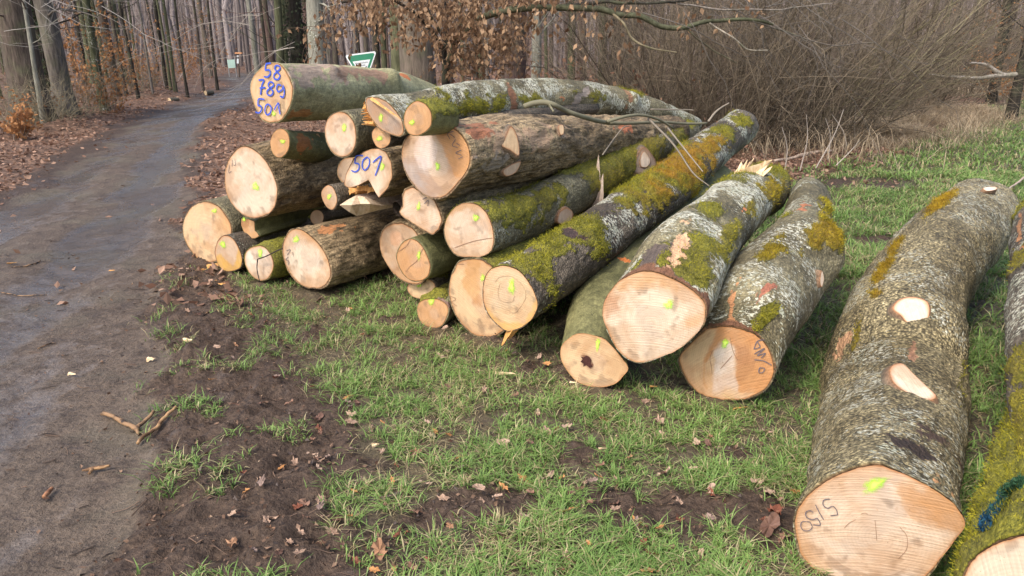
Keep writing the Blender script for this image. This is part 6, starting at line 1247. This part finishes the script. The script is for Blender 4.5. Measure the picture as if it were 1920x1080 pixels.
v, f = tubes([[(cen + n_ * .03) * np.array([1, 1, 0]) + np.array([.06, 0, 0]), cen + n_ * .03 + np.array([0, 0, .2]) - np.array([0, 0, .05])]], [[.03, .03]], 10); mk('post', v, f, POST, rt)
ex = (B3 - A3) / np.linalg.norm(B3 - A3); ez = np.cross(ex, n_); ez = ez if ez[2] > 0 else -ez
def text(s, at_, size, mat, parent, name='lettering', arc=0):
    cu = bpy.data.curves.new('t', 'FONT'); cu.body = s; cu.size = size; cu.align_x = 'CENTER'; cu.align_y = 'CENTER'; to = bpy.data.objects.new('t', cu); C.objects.link(to)
    dg = bpy.context.evaluated_depsgraph_get(); dg.update(); me = bpy.data.meshes.new_from_object(to.evaluated_get(dg)); V = np.array([v.co[:] for v in me.vertices]); Fs = [list(p.vertices) for p in me.polygons]; bpy.data.objects.remove(to)
    W = at_ + V[:, :1] * ex + V[:, 1:2] * ez; org = np.array(root_loc(parent)); me2 = bpy.data.meshes.new(name); me2.from_pydata((W - org).tolist(), [], Fs); o = obj(name, me2, mat, parent); return o
top3 = (T3[0] + T3[1]) / 2
text('Naturschutz-', top3 - ez * .035 - n_ * .003, .042, BLACK, rt); text('gebiet', top3 - ez * .075 - n_ * .003, .042, BLACK, rt)
bc = top3 - ez * .13 - n_ * .003
bird = [(-.10, .03), (-.06, .035), (-.02, .01), (0, .03), (.02, .035), (.03, .02), (.06, .03), (.10, .055), (.085, .01), (.05, -.015), (.03, -.03), (.035, -.06), (.01, -.05), (-.01, -.065), (-.015, -.03), (-.06, -.005)]
V = np.array([bc + ex * a_ * .75 + ez * b_ * .75 for a_, b_ in bird]); V = np.vstack([bc[None], V]); k = len(bird); mk('bird_emblem', V, np.array([[0, 1 + i, 1 + (i + 1) % k] for i in range(k)]), BLACK, rt, smooth=False)
# notice board and post by the far bend
Yb = 40.0; q = [AY(426, 112, Yb), AY(440, 111.5, Yb), AY(441.5, 127, Yb), AY(428, 128, Yb)]; rt = empty('notice_board', (q[3][0], Yb, hat(q[3][0], Yb)), 'pale green notice board on two legs by the far bend of the track', 'notice board')
flat('panel', q, plain('board_green', (.42, .58, .50), .5, .15, 3), rt, np.array([0, 1.0, 0]), .03)
hz = hat(q[3][0], Yb)
for p in (q[3], q[2]): v, f = tubes([[np.array([p[0], Yb + .05, hz]), np.array([p[0], Yb + .05, p[2] + .5])]], [[.025, .025]], 6); mk('leg', v, f, POST, rt)
p = AY(446, 118, Yb); rt = empty('waymark_post', (p[0], Yb, hz), 'wooden post with white plates and an orange cap right of the notice board', 'post')
v, f = tubes([[np.array([p[0], Yb, hz]), AY(446, 100, Yb)]], [[.05, .05]], 8); mk('post', v, f, plain('post_wood', (.12, .09, .07)), rt)
flat('cap', [AY(440, 98, Yb - .1), AY(453, 98, Yb - .1), AY(453, 101, Yb - .1), AY(440, 101, Yb - .1)], plain('cap_orange', (.66, .33, .16)), rt, np.array([0, 1.0, 0]), .2)
for y1, y2 in ((104, 107), (110, 119)): flat('plate', [AY(444, y1, Yb - .08), AY(447.5, y1, Yb - .08), AY(447.5, y2, Yb - .08), AY(444, y2, Yb - .08)], WHITE, rt, np.array([0, 1.0, 0]), .02)
# two short cut ends on the verge
for px, py, lab in [(386, 178, 'small yellow cut block on the left verge near the bend'), (318, 190, 'small yellow cut block on the left verge farther from the bend')]:
    p = G(px, py); p[2] = hat(p[0], p[1]) + .07; d = np.array([.3, .5, .02]); rt = empty('wood_block', p, lab, 'wood block'); v, f = tubes([[p, p + d * .15, p + d * .5]], [[.08, .08, .07]], 12); z = np.zeros(len(v))
    mk('bark', v, f, MAT_BARK, rt, at={'lc': (v, 'FLOAT_VECTOR'), 'col': (np.tile((.12, .10, .07), (len(v), 1)), 'COLOR'), 'moss': (z, 'FLOAT'), 'lichen': (z + .2, 'FLOAT'), 'furrow': (z + .2, 'FLOAT'), 'peel': (z, 'FLOAT')})
    mk('cut_face', np.vstack([p - d * .004, v[:12] - d * .004]), np.array([[0, 1 + i, 1 + (i + 1) % 12] for i in range(12)]), MAT_SPLINTER, rt, smooth=False)
